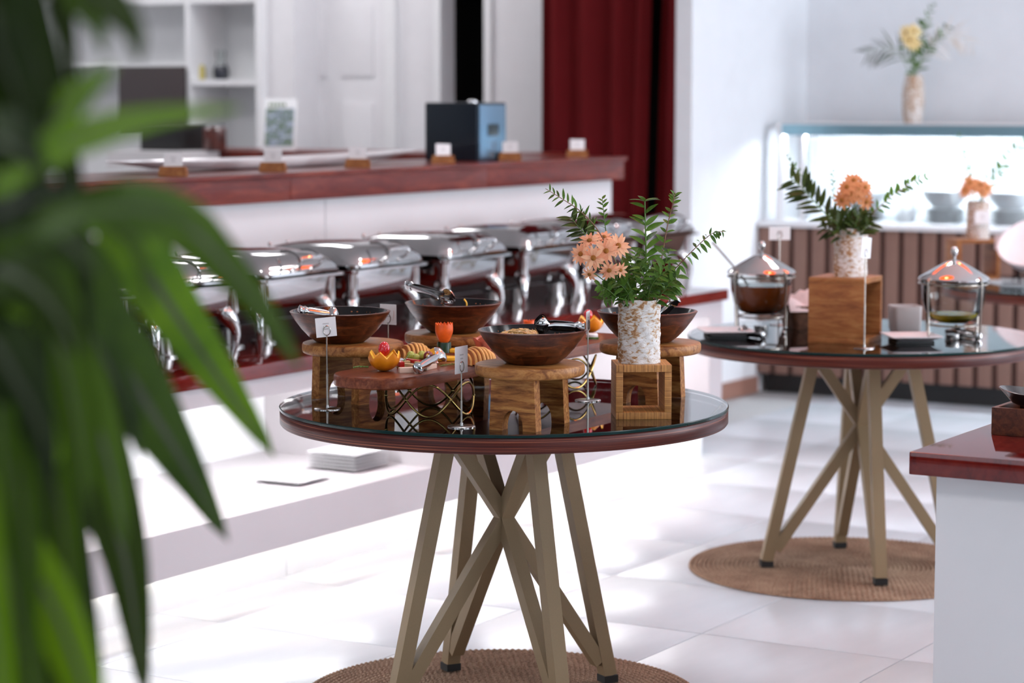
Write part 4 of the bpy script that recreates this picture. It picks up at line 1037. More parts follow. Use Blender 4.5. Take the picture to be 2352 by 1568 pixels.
# ------------------------------------------------------------------ flowers and greenery
def leaf_mesh(name, w, mat, fold=0.25, curl=0.12, tip=1.0, n=7):
    """unit leaf along +x, folded along the midrib"""
    vs, fs = [], []
    for j in range(n+1):
        t = j/n; hw = w*(sin(pi*min(1, t**0.8))**0.8)*0.5 if 0 < j < n else 0.004
        z = -curl*t*t
        vs += [(t, -hw, z + fold*hw), (t, 0, z), (t, hw, z + fold*hw)]
    for j in range(n):
        a = j*3; fs += [(a, a+3, a+4, a+1), (a+1, a+4, a+5, a+2)]
    mb = MB(); mb.add(vs, fs); return mb.mesh(name, mat, 80)
leafmat('petal_yellow', (0.80, 0.55, 0.18, 1), (0.95, 0.78, 0.42, 1), 0.25, 0.6, 20)
LM = {'petal_y': leaf_mesh('petal', 0.36, 'petal_yellow', 0.15, 0.10), 'small': leaf_mesh('leaf', 0.42, 'leaf'), 'long': leaf_mesh('leaf', 0.24, 'leaf', curl=0.2), 'broad': leaf_mesh('leaf', 0.34, 'leaf', curl=0.25), 'olive': leaf_mesh('leaf', 0.26, 'leaf_olive', curl=0.05), 'droop': leaf_mesh('leaf', 0.36, 'leaf', curl=0.35), 'petal': leaf_mesh('petal', 0.36, 'petal', 0.15, 0.10), 'petal_o': leaf_mesh('petal', 0.36, 'petal_orange', 0.15, 0.10), 'needle': leaf_mesh('leaf', 0.07, 'leaf_olive', 0.1, 0.3), 'plume': leaf_mesh('plume', 0.10, 'plume', 0.1, 0.4)}
def basis(pos, d, up, s):
    x = d.normalized(); y = up.cross(x)
    if y.length < 1e-4: y = x.orthogonal()
    y.normalize(); z = x.cross(y); M = Matrix((x*s, y*s, z*s)).transposed().to_4x4(); M.translation = pos; return M
def sprig(name, pts, kind, ln, n, label, group, seed, start=0.25, r=0.0016, stem='stem_green', spread=1.0, cat='greenery', tipn=0, droop=0.0):
    rnd = random.Random(seed); pts = [Vector(p) for p in pts]; o0 = pts[0].copy()
    t = thing(name, label, cat, o0, 0, group); C = bez([p-o0 for p in pts], 24); N = len(C)
    mb = MB(); mb.tube(C, [r*(1-0.6*k/N) for k in range(N)], 6); mb.build('stem', stem, t)
    for k in range(n):
        q = start + (1-start)*(k+0.5)/n; i = min(N-2, int(q*(N-1))); tan = (C[i+1]-C[i]).normalized()
        side = tan.cross(Vector((0, -1, 0.15))).normalized() * (1 if k % 2 else -1)
        side = Matrix.Rotation(rnd.uniform(-0.8, 0.8), 3, tan) @ side
        d = tan*rnd.uniform(0.45, 0.8) + side*0.9*spread + Vector((0, rnd.uniform(-.25, .25), -droop))
        up = Vector((rnd.uniform(-.5, .5), -0.7, 0.8))
        inst('leaf', LM[kind], t, basis(C[i], d, up, ln*rnd.uniform(0.75, 1.15)*(1-0.35*max(0, q-0.7)/0.3)))
    for k in range(tipn):
        a = 2*pi*k/tipn; inst('leaf', LM[kind], t, basis(C[-1], Vector((cos(a), 0.5*sin(a), 0.35)), Vector((0, 0, 1)), ln*0.75))
    return t
def daisy(c, nrm, rad, base, label, group, seed, petals=12, mesh='petal', via=None):
    rnd = random.Random(seed); base, c = Vector(base), Vector(c); t = thing('daisy', label, 'flower', base, 0, group)
    nrm = Vector(nrm).normalized(); cl = c-base; a0 = nrm.orthogonal().normalized(); b0 = nrm.cross(a0)
    mb = MB(); mb.tube(bez([Vector((0,0,0)), cl*0.5 + Vector((0,0,0.01)), cl - nrm*0.012, cl-nrm*0.001], 14), 0.0014, 6); mb.build('stem', 'stem_green', t)
    for k in range(petals):
        a = 2*pi*k/petals + rnd.uniform(-.1, .1); d = a0*cos(a) + b0*sin(a)
        inst('petal', LM[mesh], t, basis(cl + d*rad*0.12, d + nrm*rnd.uniform(-0.1, 0.30), nrm, rad*rnd.uniform(0.86, 1.05)))
    mb = MB(); mb.sphere((0, 0, 0), rad*0.24, 12, 7, sc=(1, 1, 0.6)); o = mb.build('flower_eye', 'flower_eye', t); o.matrix_local = basis(cl + nrm*0.002, a0, b0, 1.0) @ Matrix.Identity(4)
    M = Matrix((a0, b0, nrm)).transposed().to_4x4(); M.translation = cl + nrm*0.002; o.matrix_local = M
    return t
# bouquet on the nearer table
G1 = 'daisies in the bark vase on the salad table'
neck = Vector((0.300, 5.556, VZ+0.115))
dz = [((1392, 576, 5.46), (0.05, -1, 0.15), .0275, 'centre front of the bunch'), ((1420, 564, 5.475), (0.35, -1, 0.25), .0275, 'right side of the bunch'), ((1363, 592, 5.45), (-0.15, -1, 0.0), .0275, 'lower left front of the bunch'), ((1334, 583, 5.48), (-0.6, -1, 0.25), .025, 'far left of the bunch'), ((1354, 553, 5.50), (-0.2, -0.6, 0.9), .026, 'upper left of the bunch'), ((1387, 545, 5.52), (0.1, -0.45, 1.0), .026, 'top of the bunch'), ((1399, 620, 5.46), (0.1, -0.8, -0.45), .0245, 'hanging low, above the vase'), ((1425, 620, 5.47), (0.4, -1, -0.15), .0185, 'small, low on the right'), ((1354, 629, 5.46), (-0.3, -0.8, -0.5), .0195, 'small, lowest on the left')]
for k, ((px, py, Y), nn, rr, w) in enumerate(dz):
    daisy(at_y(px, py, Y), nn, rr, neck + Vector((-0.012+0.004*k*0.5, -0.01+0.002*k, 0)), 'peach daisy in the nearer bark vase, ' + w, G1, 50+k, 14 if rr > .02 else 9)
G2 = 'green sprigs in the bark vase on the salad table'
def px_path(L): return [at_y(*p) for p in L]
nb = lambda dx, dy=0: neck + Vector((dx, dy, 0))
sprig('willow_sprig', [nb(-0.01)] + px_path([(1422, 620, 5.52), (1375, 531, 5.50), (1334, 486, 5.48), (1295, 459, 5.47), (1253, 433, 5.46)]), 'long', 0.028, 22, 'longest leafy sprig, arching out to the left over the daisies', G2, 1, 0.42, 0.0019, 'stem_brown')
sprig('leafy_sprig', [nb(-0.004, 0.01)] + px_path([(1402, 570, 5.56), (1391, 525, 5.56), (1386, 482, 5.55), (1383, 452, 5.55)]), 'small', 0.020, 12, 'short upright sprig rising behind the daisies', G2, 2, 0.5)
sprig('leafy_stalk', [nb(0.006)] + px_path([(1485, 663, 5.55), (1484, 600, 5.55), (1483, 543, 5.55), (1481, 463, 5.55)]), 'broad', 0.050, 15, 'thick light green stalk with big leaves in the middle', G2, 3, 0.45, 0.0034, tipn=7)
sprig('leafy_sprig', [nb(0.018)] + px_path([(1506, 680, 5.53), (1518, 604, 5.53), (1534, 514, 5.53), (1546, 467, 5.53), (1551, 442, 5.53)]), 'small', 0.026, 30, 'tall sprig with small paired leaves, right of the thick stalk', G2, 4, 0.2, 0.0019, 'stem_brown')
sprig('drooping_sprig', [nb(0.02)] + px_path([(1534, 639, 5.52), (1567, 600, 5.50), (1608, 559, 5.49), (1638, 535, 5.48), (1664, 531, 5.48)]), 'droop', 0.024, 26, 'sprig reaching far right with drooping tip leaves', G2, 5, 0.25, 0.0016, 'stem_brown', droop=0.6)
sprig('olive_branch', [nb(-0.015)] + px_path([(1405, 600, 5.54), (1363, 555, 5.53), (1330, 522, 5.52), (1310, 497, 5.52)]), 'olive', 0.052, 18, 'olive branch with long dull leaves, left behind the daisies', G2, 6, 0.5, 0.002)
fill = [((1440, 640), (1455, 585), 'short'), ((1462, 640), (1458, 572), 'thin'), ((1512, 640), (1540, 570), 'bushy right'), ((1400, 668), (1372, 655), 'low left'), ((1425, 660), (1382, 690), 'hanging left'), ((1500, 670), (1520, 640), 'low right'), ((1440, 670), (1410, 640), 'low middle'), ((1470, 660), (1500, 600), 'middle'), ((1520, 672), (1552, 655), 'lowest right'), ((1455, 668), (1432, 690), 'front'), ((1480, 640), (1470, 610), 'inner'), ((1500, 650), (1545, 612), 'slanting right'), ((1430, 650), (1440, 612), 'dark inner'), ((1410, 660), (1385, 668), 'front left'), ((1530, 660), (1560, 630), 'outer right')]
for k, (a, b, w) in enumerate(fill):
    sprig('leafy_sprig', [nb(-0.02+0.003*k, 0.004*(k % 3)-0.01)] + px_path([(a[0], a[1], 5.53-0.01*(k % 4)), (b[0], b[1], 5.52-0.015*(k % 4))]), 'small' if k % 2 else 'broad', 0.026 if k % 2 else 0.036, 16, f'{w} filler sprig just above the rim of the nearer bark vase', G2, 20+k, 0.25, 0.0013)

# table 2: crate with second bark vase
CB = Vector((1.03, 7.24, 0)); BX = Vector((1.031, 7.279, TZ))
open_cube('wooden_crate', BX, radians(63), 0.178, 0.20, 0.178, 0.016, 'tall open wooden crate in the middle of the drinks table', ('crate_wood', 'crate_wood'))
V2 = at_y(1953, 640, 7.28); V2 = Vector((V2.x, 7.28, TZ+0.2004))
bark_vase('bark_vase', V2, 0.0505, 0.148, 'bark vase on the tall crate, holding orange daisies', 8)
n2 = V2 + Vector((0, 0, 0.11)); G3 = 'orange daisies on the drinks table'
for k, (px, py, w) in enumerate(((1945, 429, 'left of the cluster'), (1970, 433, 'centre of the cluster'), (1987, 430, 'right of the cluster'), (1952, 446, 'lower centre left'), (1968, 447, 'lower centre right'), (1990, 463, 'lowest right'), (1934, 459, 'lowest left'), (1961, 414, 'top of the cluster'))):
    daisy(at_y(px, py, 7.18 + 0.02*(k % 3)), ((px-1962)/40, -1, (440-py)/40+0.15), 0.030, n2 + Vector((0.006*(k-4), 0.004*(k % 3), 0)), 'orange daisy in the crate-top vase, ' + w, G3, 80+k, 11, 'petal_o')
G4 = 'green sprigs on the drinks table'
P7 = lambda L, Y=7.24: [at_y(x, y, Y) for x, y in L]
sprig('olive_branch', [n2 + Vector((-0.02, 0, 0))] + P7([(1912, 510), (1870, 462), (1845, 434), (1812, 405)]), 'olive', 0.075, 20, 'dark olive branch leaning left out of the crate-top vase', G4, 61, 0.3, 0.0025)
sprig('thin_sprig', [n2 + Vector((-0.02, 0.01, 0))] + P7([(1890, 470), (1835, 395), (1803, 355)], 7.3), 'small', 0.02, 10, 'thin grey sprig behind the olive branch', G4, 62, 0.5)
sprig('leafy_sprig', [n2 + Vector((0.02, 0, 0))] + P7([(1990, 505), (2041, 457), (2086, 423), (2130, 404)]), 'small', 0.030, 26, 'long sprig reaching right from the crate-top vase', G4, 63, 0.35, 0.0018, 'stem_brown')
sprig('thin_sprig', [n2] + P7([(1918, 470), (1914, 425), (1912, 390)], 7.3), 'small', 0.016, 10, 'thin upright sprig left of the orange daisies', G4, 64, 0.4)
for k, (x, y) in enumerate(((1900, 492), (1925, 480), (1950, 485), (1975, 488), (1998, 492), (1890, 520), (2005, 512), (1935, 505), (1965, 508))):
    sprig('leafy_sprig', [n2 + Vector((0.008*(k-4), 0.01*(k % 3)-0.01, 0))] + P7([(1953+(x-1953)*0.55, (y+545)/2), (x, y)], 7.22+0.03*(k % 3)), 'olive', 0.055, 14, 'dark leafy filler sprig below the orange daisies', G4, 70+k, 0.1, 0.0016)

# ------------------------------------------------------------------ drink jars on the second table
def drink_jar(p, level, fill_mat, label, ladle):
    t = thing('drink_jar', label, 'jar', p, 0, 'lidded glass jars on wire stands')
    mb = MB(); mb.lathe([(0, 0.055), (0.045, 0.057), (0.070, 0.068), (0.088, 0.095), (0.097, 0.135), (0.1, 0.182), (0.103, 0.186)], 48); mb.build('glass_bowl', 'jar_glass', t)
    prof = [(0, 0.0585), (0.042, 0.0605), (0.066, 0.0715), (0.0845, 0.0975), (0.094, 0.136), (0.0955, 0.16)]
    pr = [q for q in prof if q[1] < level]; r1, r2 = pr[-1], next((q for q in prof if q[1] >= level), prof[-1]); f = (level-r1[1])/(r2[1]-r1[1]) if r2[1] > r1[1] else 0
    rr = r1[0] + (r2[0]-r1[0])*f
    mb = MB(); mb.lathe(pr + [(rr, level), (0, level)], 40); mb.build('drink', fill_mat, t)
    mb = MB(); mb.lathe([(0.108, 0.187), (0.110, 0.192), (0.104, 0.199), (0.085, 0.210), (0.055, 0.228), (0.026, 0.244), (0.008, 0.250), (0, 0.250)], 48); lid = mb.build('lid', 'steel', t)
    mb = MB(); mb.lathe([(0.005, 0.250), (0.005, 0.262), (0.011, 0.270), (0.012, 0.280), (0.007, 0.290), (0, 0.291)], 16); mb.build('lid_knob', 'steel', lid)
    mb = MB(); mb.tube([(0.107*cos(a), 0.107*sin(a), 0.178) for a in [2*pi*i/48 for i in range(48)]], 0.003, 6, closed=True); mb.build('stand_ring', 'steel_wire', t)
    for k in range(4):
        a = 0.65 + pi/2*k; d = Vector((cos(a), sin(a), 0))
        mb = MB(); mb.tube(bez([d*0.100 + Vector((0,0,0.200)), d*0.114 + Vector((0,0,0.185)), d*0.112 + Vector((0,0,0.09)), d*0.108 + Vector((0,0,0.004))], 12), 0.0035, 6); mb.build('stand_leg', 'steel_wire', t)
        mb = MB(); mb.sphere(d*0.108 + Vector((0,0,0.006)), 0.006, 8, 6); mb.build('ball_foot', 'steel', t)
    mb = MB(); mb.tube([(0.075*cos(a), 0.075*sin(a), 0.050) for a in [2*pi*i/40 for i in range(40)]], 0.003, 6, closed=True); mb.build('lower_ring', 'steel_wire', t)
    if ladle:
        mb = MB(); mb.tube(bez([(-0.02, 0.0, 0.12), (-0.085, 0.02, 0.205), (-0.155, 0.04, 0.285)], 10), 0.004, 6); mb.build('ladle', 'steel', t)
    mb = MB(); mb.lathe([(0, 0), (0.02, 0), (0.022, 0.004), (0.022, 0.02), (0, 0.02)], 16); mb.build('burner', 'steel_soft', t)
    return t
drink_jar((0.800, 7.56, TZ), 0.150, 'tea', 'lidded glass jar of dark red drink on the left of the table', True)
drink_jar((1.365, 7.28, TZ), 0.085, 'lemon_oil', 'lidded glass jar with a little yellow drink on the right', False)
# square dishes on dark trays
for k, (p, lb) in enumerate(((at_z(1668, 776, TZ), 'left'), (at_z(2098, 789, TZ), 'right'))):
    side = ('left edge of the drinks table', 'front of the drinks table')[k]
    mb = MB(); mb.bbox(-0.06, 0.06, -0.05, 0.05, 0, 0.008, 0.002); o = mb.build('slate_tray', 'black', loc=(p.x, p.y+0.04, TZ), rotz=0.1); tag(o, f'small dark tray at the {side}', 'tray')
    square_plate('square_dish', Vector((p.x, p.y+0.04, TZ+0.0085)), 0.1, 0.16, f'pinkish square dish on the dark tray at the {side}', None, 0.016, 'matte_white', 'dish')
o = tongs('sugar_tongs', at_z(1700, 772, TZ) + Vector((0, 0.0, 0.014)), at_z(1752, 779, TZ) + Vector((0, 0, 0.013)), 'small steel tongs lying under the red drink jar', 0.008, 1.2)
o = tongs('sugar_tongs', at_z(2190, 772, TZ) + Vector((0, 0.02, 0.014)), at_z(2250, 783, TZ) + Vector((0, 0.02, 0.013)), 'small steel tongs lying by the yellow drink jar', 0.008, 1.2)
p = at_z(2185, 772, TZ); mb = MB(); mb.lathe([(0, 0), (0.018, 0), (0.021, 0.02), (0.018, 0.022), (0, 0.022)], 18); o = mb.build('burner_cup', 'black', loc=p + Vector((0, 0.0, 0))); tag(o, 'small dark cup below the yellow drink jar', 'cup')
# napkin basket and grey pot behind
nbk = thing('napkin_basket', 'brown woven basket with a pale napkin behind the red drink jar', 'basket', (1.00, 7.72, TZ), 0.25)
mb = MB(); mb.rings([[(x, y, z) for x, y in rrect(sx, sy, 0.02, 4)] for sx, sy, z in ((0.10, 0.06, 0), (0.12, 0.075, 0.075), (0.116, 0.071, 0.075), (0.097, 0.057, 0.006))]); mb.build('weave', 'basket', nbk)
mb = MB(); n = 14; rows = []
for j in range(7): rows.append([(-0.125+0.25*i/n, -0.085+0.155*j/6, 0.078 + 0.030*sin(i*0.9+j)*sin(j*0.5) + 0.02*sin(j/6*pi) - (0.02 if j == 0 else 0)) for i in range(n+1)])
mb.add([p_ for r in rows for p_ in r], [(j*(n+1)+i, j*(n+1)+i+1, (j+1)*(n+1)+i+1, (j+1)*(n+1)+i) for j in range(6) for i in range(n)]); mb.build('napkin', 'pink_napkin', nbk, 80)
p = at_z(2078, 762, TZ); mb = MB(); mb.rings([[(x, y, z) for x, y in rrect(s, s, 0.012, 4)] for s, z in ((0.040, 0), (0.044, 0.01), (0.046, 0.085), (0.042, 0.085), (0.038, 0.03))]); o = mb.build('ceramic_pot', 'cup_grey', loc=(p.x, p.y, TZ), rotz=0.1); tag(o, 'pale grey ceramic pot between the crate and the yellow jar', 'pot')
card_stand(Vector((0.882, 7.78, TZ)), 0.285, 0.05, 'tall wire stand with wide white card behind the red jar', 0.07, 0.042)
card_stand(Vector((1.058, 7.06, TZ)), 0.275, 0.9, 'wire stand with slanted white card before the tall crate', 0.055, 0.062, tilt=0.1)

# ------------------------------------------------------------------ third table: vase, crate, white bowls
p = at_y(2235, 560, 9.75)
open_cube('wooden_crate', (p.x, 9.75, TZ), radians(8), 0.18, 0.165, 0.16, 0.014, 'open wooden crate under the vase at the right edge', ('crate_wood', 'crate_wood'))
V3 = Vector((p.x+0.015, 9.73, TZ+0.1654))
bark_vase('bark_vase', V3, 0.046, 0.155, 'bark vase with price card at the right edge of the view', 12)
n3 = V3 + Vector((0, 0, 0.11)); Q9 = lambda L, Y=9.7: [at_y(x, y, Y) for x, y in L]
for k, (x, y) in enumerate(((2218, 438), (2238, 430), (2258, 440), (2228, 420), (2250, 424), (2268, 432))):
    daisy(at_y(x, y, 9.66), ((x-2242)/40, -1, 0.4), 0.034, n3 + Vector((0.005*(k-3), 0, 0)), 'orange daisy in the vase at the right edge, ' + ('lowest left', 'lower middle', 'low right', 'upper left', 'top', 'far right')[k], 'orange daisies at the right edge', 120+k, 10, 'petal_o')
G5 = 'green sprigs at the right edge'
sprig('leafy_sprig', [n3] + Q9([(2228, 420), (2212, 360), (2200, 305)]), 'small', 0.032, 16, 'upright sprig left in the vase at the right edge', G5, 131, 0.3)
sprig('leafy_sprig', [n3 + Vector((0.01, 0, 0))] + Q9([(2262, 420), (2300, 385), (2330, 345), (2362, 325)]), 'small', 0.045, 16, 'thick branch leaning right over the white bowls', G5, 132, 0.3, 0.0025)
sprig('leafy_sprig', [n3 + Vector((0.01, 0.01, 0))] + Q9([(2272, 430), (2290, 405), (2310, 375)]), 'broad', 0.045, 10, 'bushy short branch right of the orange daisies', G5, 133, 0.3)
sprig('thin_sprig', [n3 + Vector((-0.01, 0.01, 0))] + Q9([(2225, 430), (2228, 390), (2215, 350)]), 'small', 0.025, 12, 'thin sprig behind the upright one at the right edge', G5, 134, 0.4)
q = at_y(2262, 502, 9.62); t = thing('price_card', 'white card hanging on the bark vase at the right edge', 'card', (q.x, 9.672, q.z-0.025)); card(t, 0.062, 0.055, Matrix.Identity(4))
# two big white bowls tilted on a dark rack
rk = thing('bowl_rack', 'low dark rack under the tilted white bowls', 'rack', (2.16, 9.33, TZ), 0.0)
for x in (-0.13, 0.0, 0.13, 0.26):
    mb = MB(); mb.tube([(x, -0.08, 0.0045), (x, -0.08, 0.02), (x, 0.10, 0.075), (x, 0.10, 0.0045)], 0.0045, 6); mb.build('rack_wire', 'black', rk)
for y, z in ((-0.08, 0.024), (0.10, 0.080)):
    mb = MB(); mb.tube([(-0.15, y, z), (0.28, y, z)], 0.0045, 6); mb.build('rack_bar', 'black', rk)
deep_bowl('tilted_bowl', Vector((2.10, 9.33, TZ+0.105)), 0.16, 0.10, 'big pale tilted bowl just right of the yellow drink jar', 'bowl', (radians(28), radians(-22), 0), 'matte_white')
deep_bowl('tilted_bowl', Vector((2.33, 9.17, TZ+0.075)), 0.13, 0.09, 'big white tilted bowl cut by the right edge of the view', 'bowl', (radians(25), radians(-25), 0), 'matte_white')
q = at_y(2335, 548, 9.45); t = thing('menu_card', 'pinkish menu card with red bar behind the tilted bowls', 'card', (q.x, 9.50, TZ), -0.2)
mb = MB(); mb.box(-0.002, 0.002, -0.002, 0.002, 0, 0.14); mb.build('post', 'black', t)
mb = MB(); mb.box(-0.075, 0.075, -0.003, -0.002, 0.135, 0.195); mb.build('panel', 'pink_napkin', t, smooth=0)
mb = MB(); mb.box(-0.028, -0.016, -0.004, -0.003, 0.142, 0.188); mb.build('red_bar', 'tomato', t, smooth=0)
mb = MB(); mb.lathe([(0, 0), (0.014, 0), (0.014, 0.001), (0, 0.001)], 16); o = mb.build('round_mark', 'black', t); o.location = (0.02, -0.003, 0.165); o.rotation_euler = (pi/2, 0, 0)
mb = MB(); mb.box(-0.04, 0.04, -0.03, 0.03, 0, 0.004); mb.build('foot', 'black', t)

# vase on top of the glass case
zt = 0.872+0.492; v, _ = at_u(2097, 262, UD+0.24); V4 = W(UD+0.24, v, zt+0.0005)
bark_vase('bark_vase', V4, 0.042, 0.235, 'slim bark vase standing on top of the glass case', 21, 0.012)
n4 = V4 + Vector((0, 0, 0.19)); Y4 = V4.y; G6 = 'stems in the vase on the glass case'
Q4 = lambda L: [at_y(x, y, Y4-0.02) for x, y in L]
for k, (x, y) in enumerate(((2088, 92), (2100, 72), (2082, 75), (2098, 100))):
    daisy(at_y(x, y, Y4-0.05), ((x-2092)/30, -1, 0.3), 0.040, n4 + Vector((0.004*k, 0, 0)), 'pale yellow flower in the vase on the glass case, ' + ('lower left', 'top right', 'top left', 'lower right')[k], G6, 140+k, 12, 'petal_y')
sprig('leafy_sprig', [n4] + Q4([(2108, 130), (2118, 70), (2145, 5)]), 'small', 0.05, 18, 'tall green sprig rising above the glass case', G6, 151, 0.3, 0.002)
sprig('leafy_sprig', [n4] + Q4([(2120, 130), (2150, 95), (2182, 58)]), 'small', 0.045, 14, 'green sprig leaning right above the glass case', G6, 152, 0.3, 0.002)
sprig('leafy_sprig', [n4] + Q4([(2096, 140), (2085, 115), (2078, 80)]), 'broad', 0.06, 10, 'broad-leaved sprig in front on the glass case', G6, 153, 0.1, 0.002)
sprig('leafy_sprig', [n4] + Q4([(2112, 145), (2118, 120), (2112, 95)]), 'broad', 0.06, 10, 'dark bushy sprig right of the yellow flowers', G6, 154, 0.1, 0.002)
sprig('palm_frond', [n4] + Q4([(2070, 130), (2030, 112), (1985, 122)]), 'needle', 0.12, 22, 'feathery dark palm frond drooping left above the case', G6, 155, 0.3, 0.002, droop=0.2, spread=0.8)
sprig('grass_plume', [n4] + Q4([(2130, 125), (2180, 80), (2240, 105)]), 'plume', 0.11, 40, 'pale grass plume arching right above the glass case', G6, 156, 0.35, 0.0015, 'plume', droop=0.25)
# ------------------------------------------------------------------ near counter at the right
nc = room('near_counter', 4.716, -1.857, 0, 'white counter block cut by the lower right corner of the view', 'counter')
rbox('body', 0.045, 1.9, 0.045, 2.4, 0.0, 0.700, 'white_lacquer', nc, b=0.003)
nt_ = room('near_worktop', 4.716, -1.857, 0.7005, 'glossy dark red worktop with sharp corner in the right foreground', 'worktop')
rbox('slab', 0.0, 1.95, 0.0, 2.45, 0.0, 0.0495, 'red_top', nt_, b=0.004)
q = at_z(2279, 998, 0.75)
bx = room('wooden_tray_box', 5.048, -1.794, 0.7502, 'dark wooden box on the near red worktop', 'box')
rbox('side', 0.0, 0.012, 0.0, 0.30, 0.0, 0.062, 'box_dark', bx, b=0.002)
rbox('side', 0.16, 0.172, 0.0, 0.30, 0.0, 0.062, 'box_dark', bx, b=0.002)
rbox('end', 0.0125, 0.1595, 0.0, 0.012, 0.0, 0.062, 'box_dark', bx, b=0.002)
rbox('end', 0.0125, 0.1595, 0.288, 0.30, 0.0, 0.062, 'box_dark', bx, b=0.002)
rbox('bottom', 0.0125, 0.1595, 0.0125, 0.2875, 0.0, 0.008, 'box_dark', bx)
ln = room('black_dish', 5.13, -1.65, 0.7502+0.0625, 'shallow black oval dish lying on the dark wooden box', 'dish')
mb = MB(); N = 32
def ov(s, z, k=0.5): return [(0.075*s*cos(2*pi*i/N), 0.155*s*sin(2*pi*i/N), z + 0.010*abs(sin(2*pi*i/N))**3*k) for i in range(N)]
mb.rings([ov(0.72, 0, 0), ov(0.80, 0.004, 0.1), ov(1.0, 0.028, 1), ov(0.985, 0.029, 1), ov(0.78, 0.008, 0.1)]); mb.build('bowl', 'leather', ln)

# ------------------------------------------------------------------ big house plant in the left foreground
rp = random.Random(77)
pl = thing('house_plant', 'large blurred green house plant with long strap leaves, left foreground', 'plant', (-0.56, 2.05, 0))
PB = Vector((-0.56, 2.05, 0))
mb = MB(); mb.tube(bez([(0, 0, 0.22), (0.02, 0.01, 0.8), (-0.01, 0, 1.3), (0.01, 0.02, 1.75)], 18), [0.035-0.0008*k for k in range(19)], 12); mb.build('trunk', 'trunk', pl)
mb = MB(); mb.lathe([(0, 0), (0.14, 0), (0.15, 0.02), (0.18, 0.30), (0.185, 0.31), (0.17, 0.31), (0.16, 0.27), (0, 0.26)], 32); mb.build('pot', 'matte_white', pl)
mb = MB(); mb.lathe([(0.159, 0.265), (0.05, 0.275), (0, 0.275)], 24); mb.build('soil', 'trunk', pl)
def strap(pts, wmax, mat, tw=0.0, base_w=0.35, n=16):
    """long strap leaf along 3D points (world), gently folded"""
    C = [p - PB for p in bez(pts, n)]; N = len(C); vs, fs = [], []
    view = (C[N//2] + PB - Vector((0, 0, HC))).normalized()
    for i, p in enumerate(C):
        t = i/(N-1); tan = (C[min(i+1, N-1)] - C[max(i-1, 0)]).normalized()
        side = tan.cross(view).normalized(); side = Matrix.Rotation(tw*(t-0.3), 3, tan) @ side
        nrm = side.cross(tan)
        w = wmax*0.5*((base_w + (1-base_w)*min(1, t/0.35)) * min(1, ((1-t)/0.45))**0.65 + 0.002)
        w *= 1 + 0.04*sin(9*t + wmax*90)
        for q in (-1.0, -0.55, -0.13, 0.13, 0.55, 1.0): vs.append(p + side*w*q + nrm*w*0.22*q*q)
    for i in range(N-1):
        for k in range(5): a = i*6+k; fs.append((a, a+1, a+7, a+6))
    mb = MB(); mb.add(vs, fs); mb.m = [1 if k % 5 == 2 else 0 for k in range(len(fs))]
    return mb.build('leaf', [mat, 'palm_rib'], pl, 80)
def px(L, D0, D1):
    n = len(L); return [at_y(x, y, D0 + (D1-D0)*k/(n-1)) for k, (x, y) in enumerate(L)]
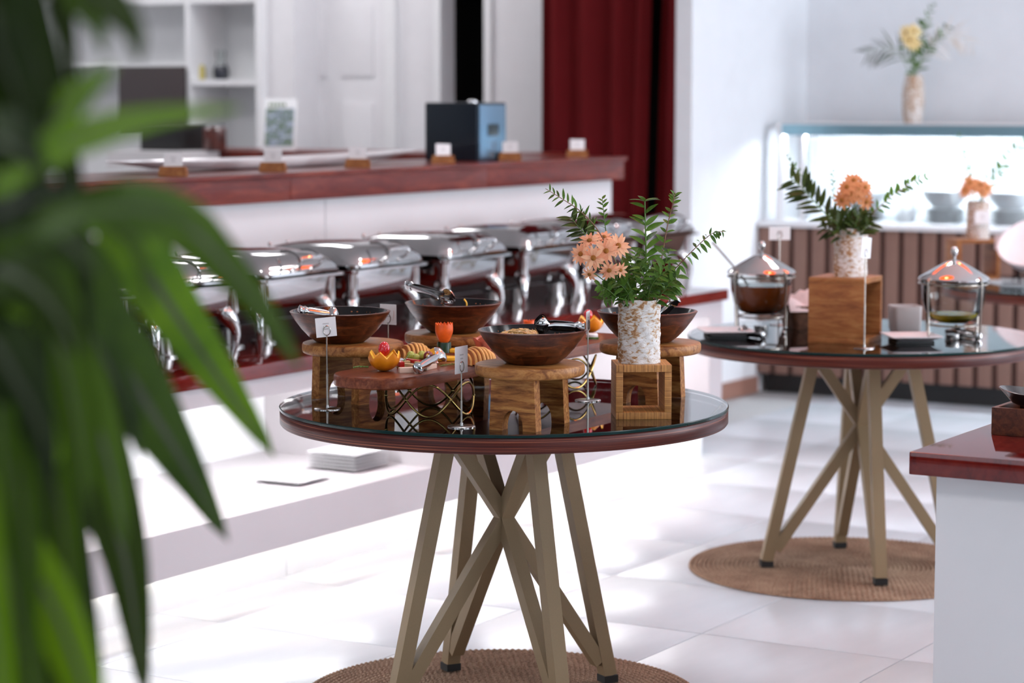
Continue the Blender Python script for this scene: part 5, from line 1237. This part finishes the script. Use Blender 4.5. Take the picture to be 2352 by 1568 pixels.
# leaves that stand out against the room (screen path from stem to tip, with the distance of either end)
hero = [
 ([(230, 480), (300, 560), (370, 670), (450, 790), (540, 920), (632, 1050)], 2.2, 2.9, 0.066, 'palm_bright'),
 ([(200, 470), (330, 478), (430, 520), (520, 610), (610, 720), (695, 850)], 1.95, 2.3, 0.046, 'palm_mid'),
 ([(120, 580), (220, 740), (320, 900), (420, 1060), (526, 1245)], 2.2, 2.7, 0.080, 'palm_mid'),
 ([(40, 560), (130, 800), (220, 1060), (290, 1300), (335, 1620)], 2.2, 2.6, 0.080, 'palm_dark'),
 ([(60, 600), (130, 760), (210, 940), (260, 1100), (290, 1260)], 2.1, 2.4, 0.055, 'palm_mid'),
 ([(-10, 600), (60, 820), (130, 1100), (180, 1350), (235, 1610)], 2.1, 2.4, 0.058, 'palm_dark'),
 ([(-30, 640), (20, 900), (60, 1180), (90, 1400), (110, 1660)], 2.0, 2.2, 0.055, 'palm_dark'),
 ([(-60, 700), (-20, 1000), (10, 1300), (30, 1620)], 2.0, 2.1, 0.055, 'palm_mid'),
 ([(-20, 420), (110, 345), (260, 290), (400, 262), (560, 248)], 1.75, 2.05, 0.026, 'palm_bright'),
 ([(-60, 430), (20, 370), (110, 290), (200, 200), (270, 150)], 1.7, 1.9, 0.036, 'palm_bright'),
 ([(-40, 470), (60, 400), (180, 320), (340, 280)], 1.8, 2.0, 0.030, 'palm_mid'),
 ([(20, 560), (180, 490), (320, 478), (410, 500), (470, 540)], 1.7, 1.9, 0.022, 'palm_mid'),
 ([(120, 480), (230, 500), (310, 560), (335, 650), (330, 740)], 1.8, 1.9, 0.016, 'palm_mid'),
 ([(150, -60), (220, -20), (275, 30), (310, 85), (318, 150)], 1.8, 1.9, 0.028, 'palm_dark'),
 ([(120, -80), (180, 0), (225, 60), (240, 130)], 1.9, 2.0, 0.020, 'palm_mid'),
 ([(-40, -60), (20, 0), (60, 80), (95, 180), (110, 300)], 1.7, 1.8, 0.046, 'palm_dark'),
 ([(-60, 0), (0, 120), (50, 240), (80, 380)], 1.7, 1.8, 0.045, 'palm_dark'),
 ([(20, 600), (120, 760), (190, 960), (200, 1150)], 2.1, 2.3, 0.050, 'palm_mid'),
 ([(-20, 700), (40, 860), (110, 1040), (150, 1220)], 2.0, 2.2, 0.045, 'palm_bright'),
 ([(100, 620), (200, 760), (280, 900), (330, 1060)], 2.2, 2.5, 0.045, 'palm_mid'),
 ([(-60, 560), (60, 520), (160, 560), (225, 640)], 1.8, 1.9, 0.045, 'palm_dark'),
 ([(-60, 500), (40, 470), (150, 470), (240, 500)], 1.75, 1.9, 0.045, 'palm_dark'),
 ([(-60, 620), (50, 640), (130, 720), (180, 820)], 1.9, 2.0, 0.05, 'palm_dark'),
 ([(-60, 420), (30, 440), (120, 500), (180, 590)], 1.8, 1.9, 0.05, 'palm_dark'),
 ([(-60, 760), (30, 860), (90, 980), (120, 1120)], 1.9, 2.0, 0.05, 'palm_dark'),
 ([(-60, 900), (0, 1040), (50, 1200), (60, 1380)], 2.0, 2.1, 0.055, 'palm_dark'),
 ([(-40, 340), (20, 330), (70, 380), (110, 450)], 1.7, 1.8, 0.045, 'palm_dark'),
]
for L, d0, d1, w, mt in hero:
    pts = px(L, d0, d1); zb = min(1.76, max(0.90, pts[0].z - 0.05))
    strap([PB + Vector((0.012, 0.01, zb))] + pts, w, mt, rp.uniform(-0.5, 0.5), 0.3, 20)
# the dense heart of the plant around the trunk, mostly left of the view
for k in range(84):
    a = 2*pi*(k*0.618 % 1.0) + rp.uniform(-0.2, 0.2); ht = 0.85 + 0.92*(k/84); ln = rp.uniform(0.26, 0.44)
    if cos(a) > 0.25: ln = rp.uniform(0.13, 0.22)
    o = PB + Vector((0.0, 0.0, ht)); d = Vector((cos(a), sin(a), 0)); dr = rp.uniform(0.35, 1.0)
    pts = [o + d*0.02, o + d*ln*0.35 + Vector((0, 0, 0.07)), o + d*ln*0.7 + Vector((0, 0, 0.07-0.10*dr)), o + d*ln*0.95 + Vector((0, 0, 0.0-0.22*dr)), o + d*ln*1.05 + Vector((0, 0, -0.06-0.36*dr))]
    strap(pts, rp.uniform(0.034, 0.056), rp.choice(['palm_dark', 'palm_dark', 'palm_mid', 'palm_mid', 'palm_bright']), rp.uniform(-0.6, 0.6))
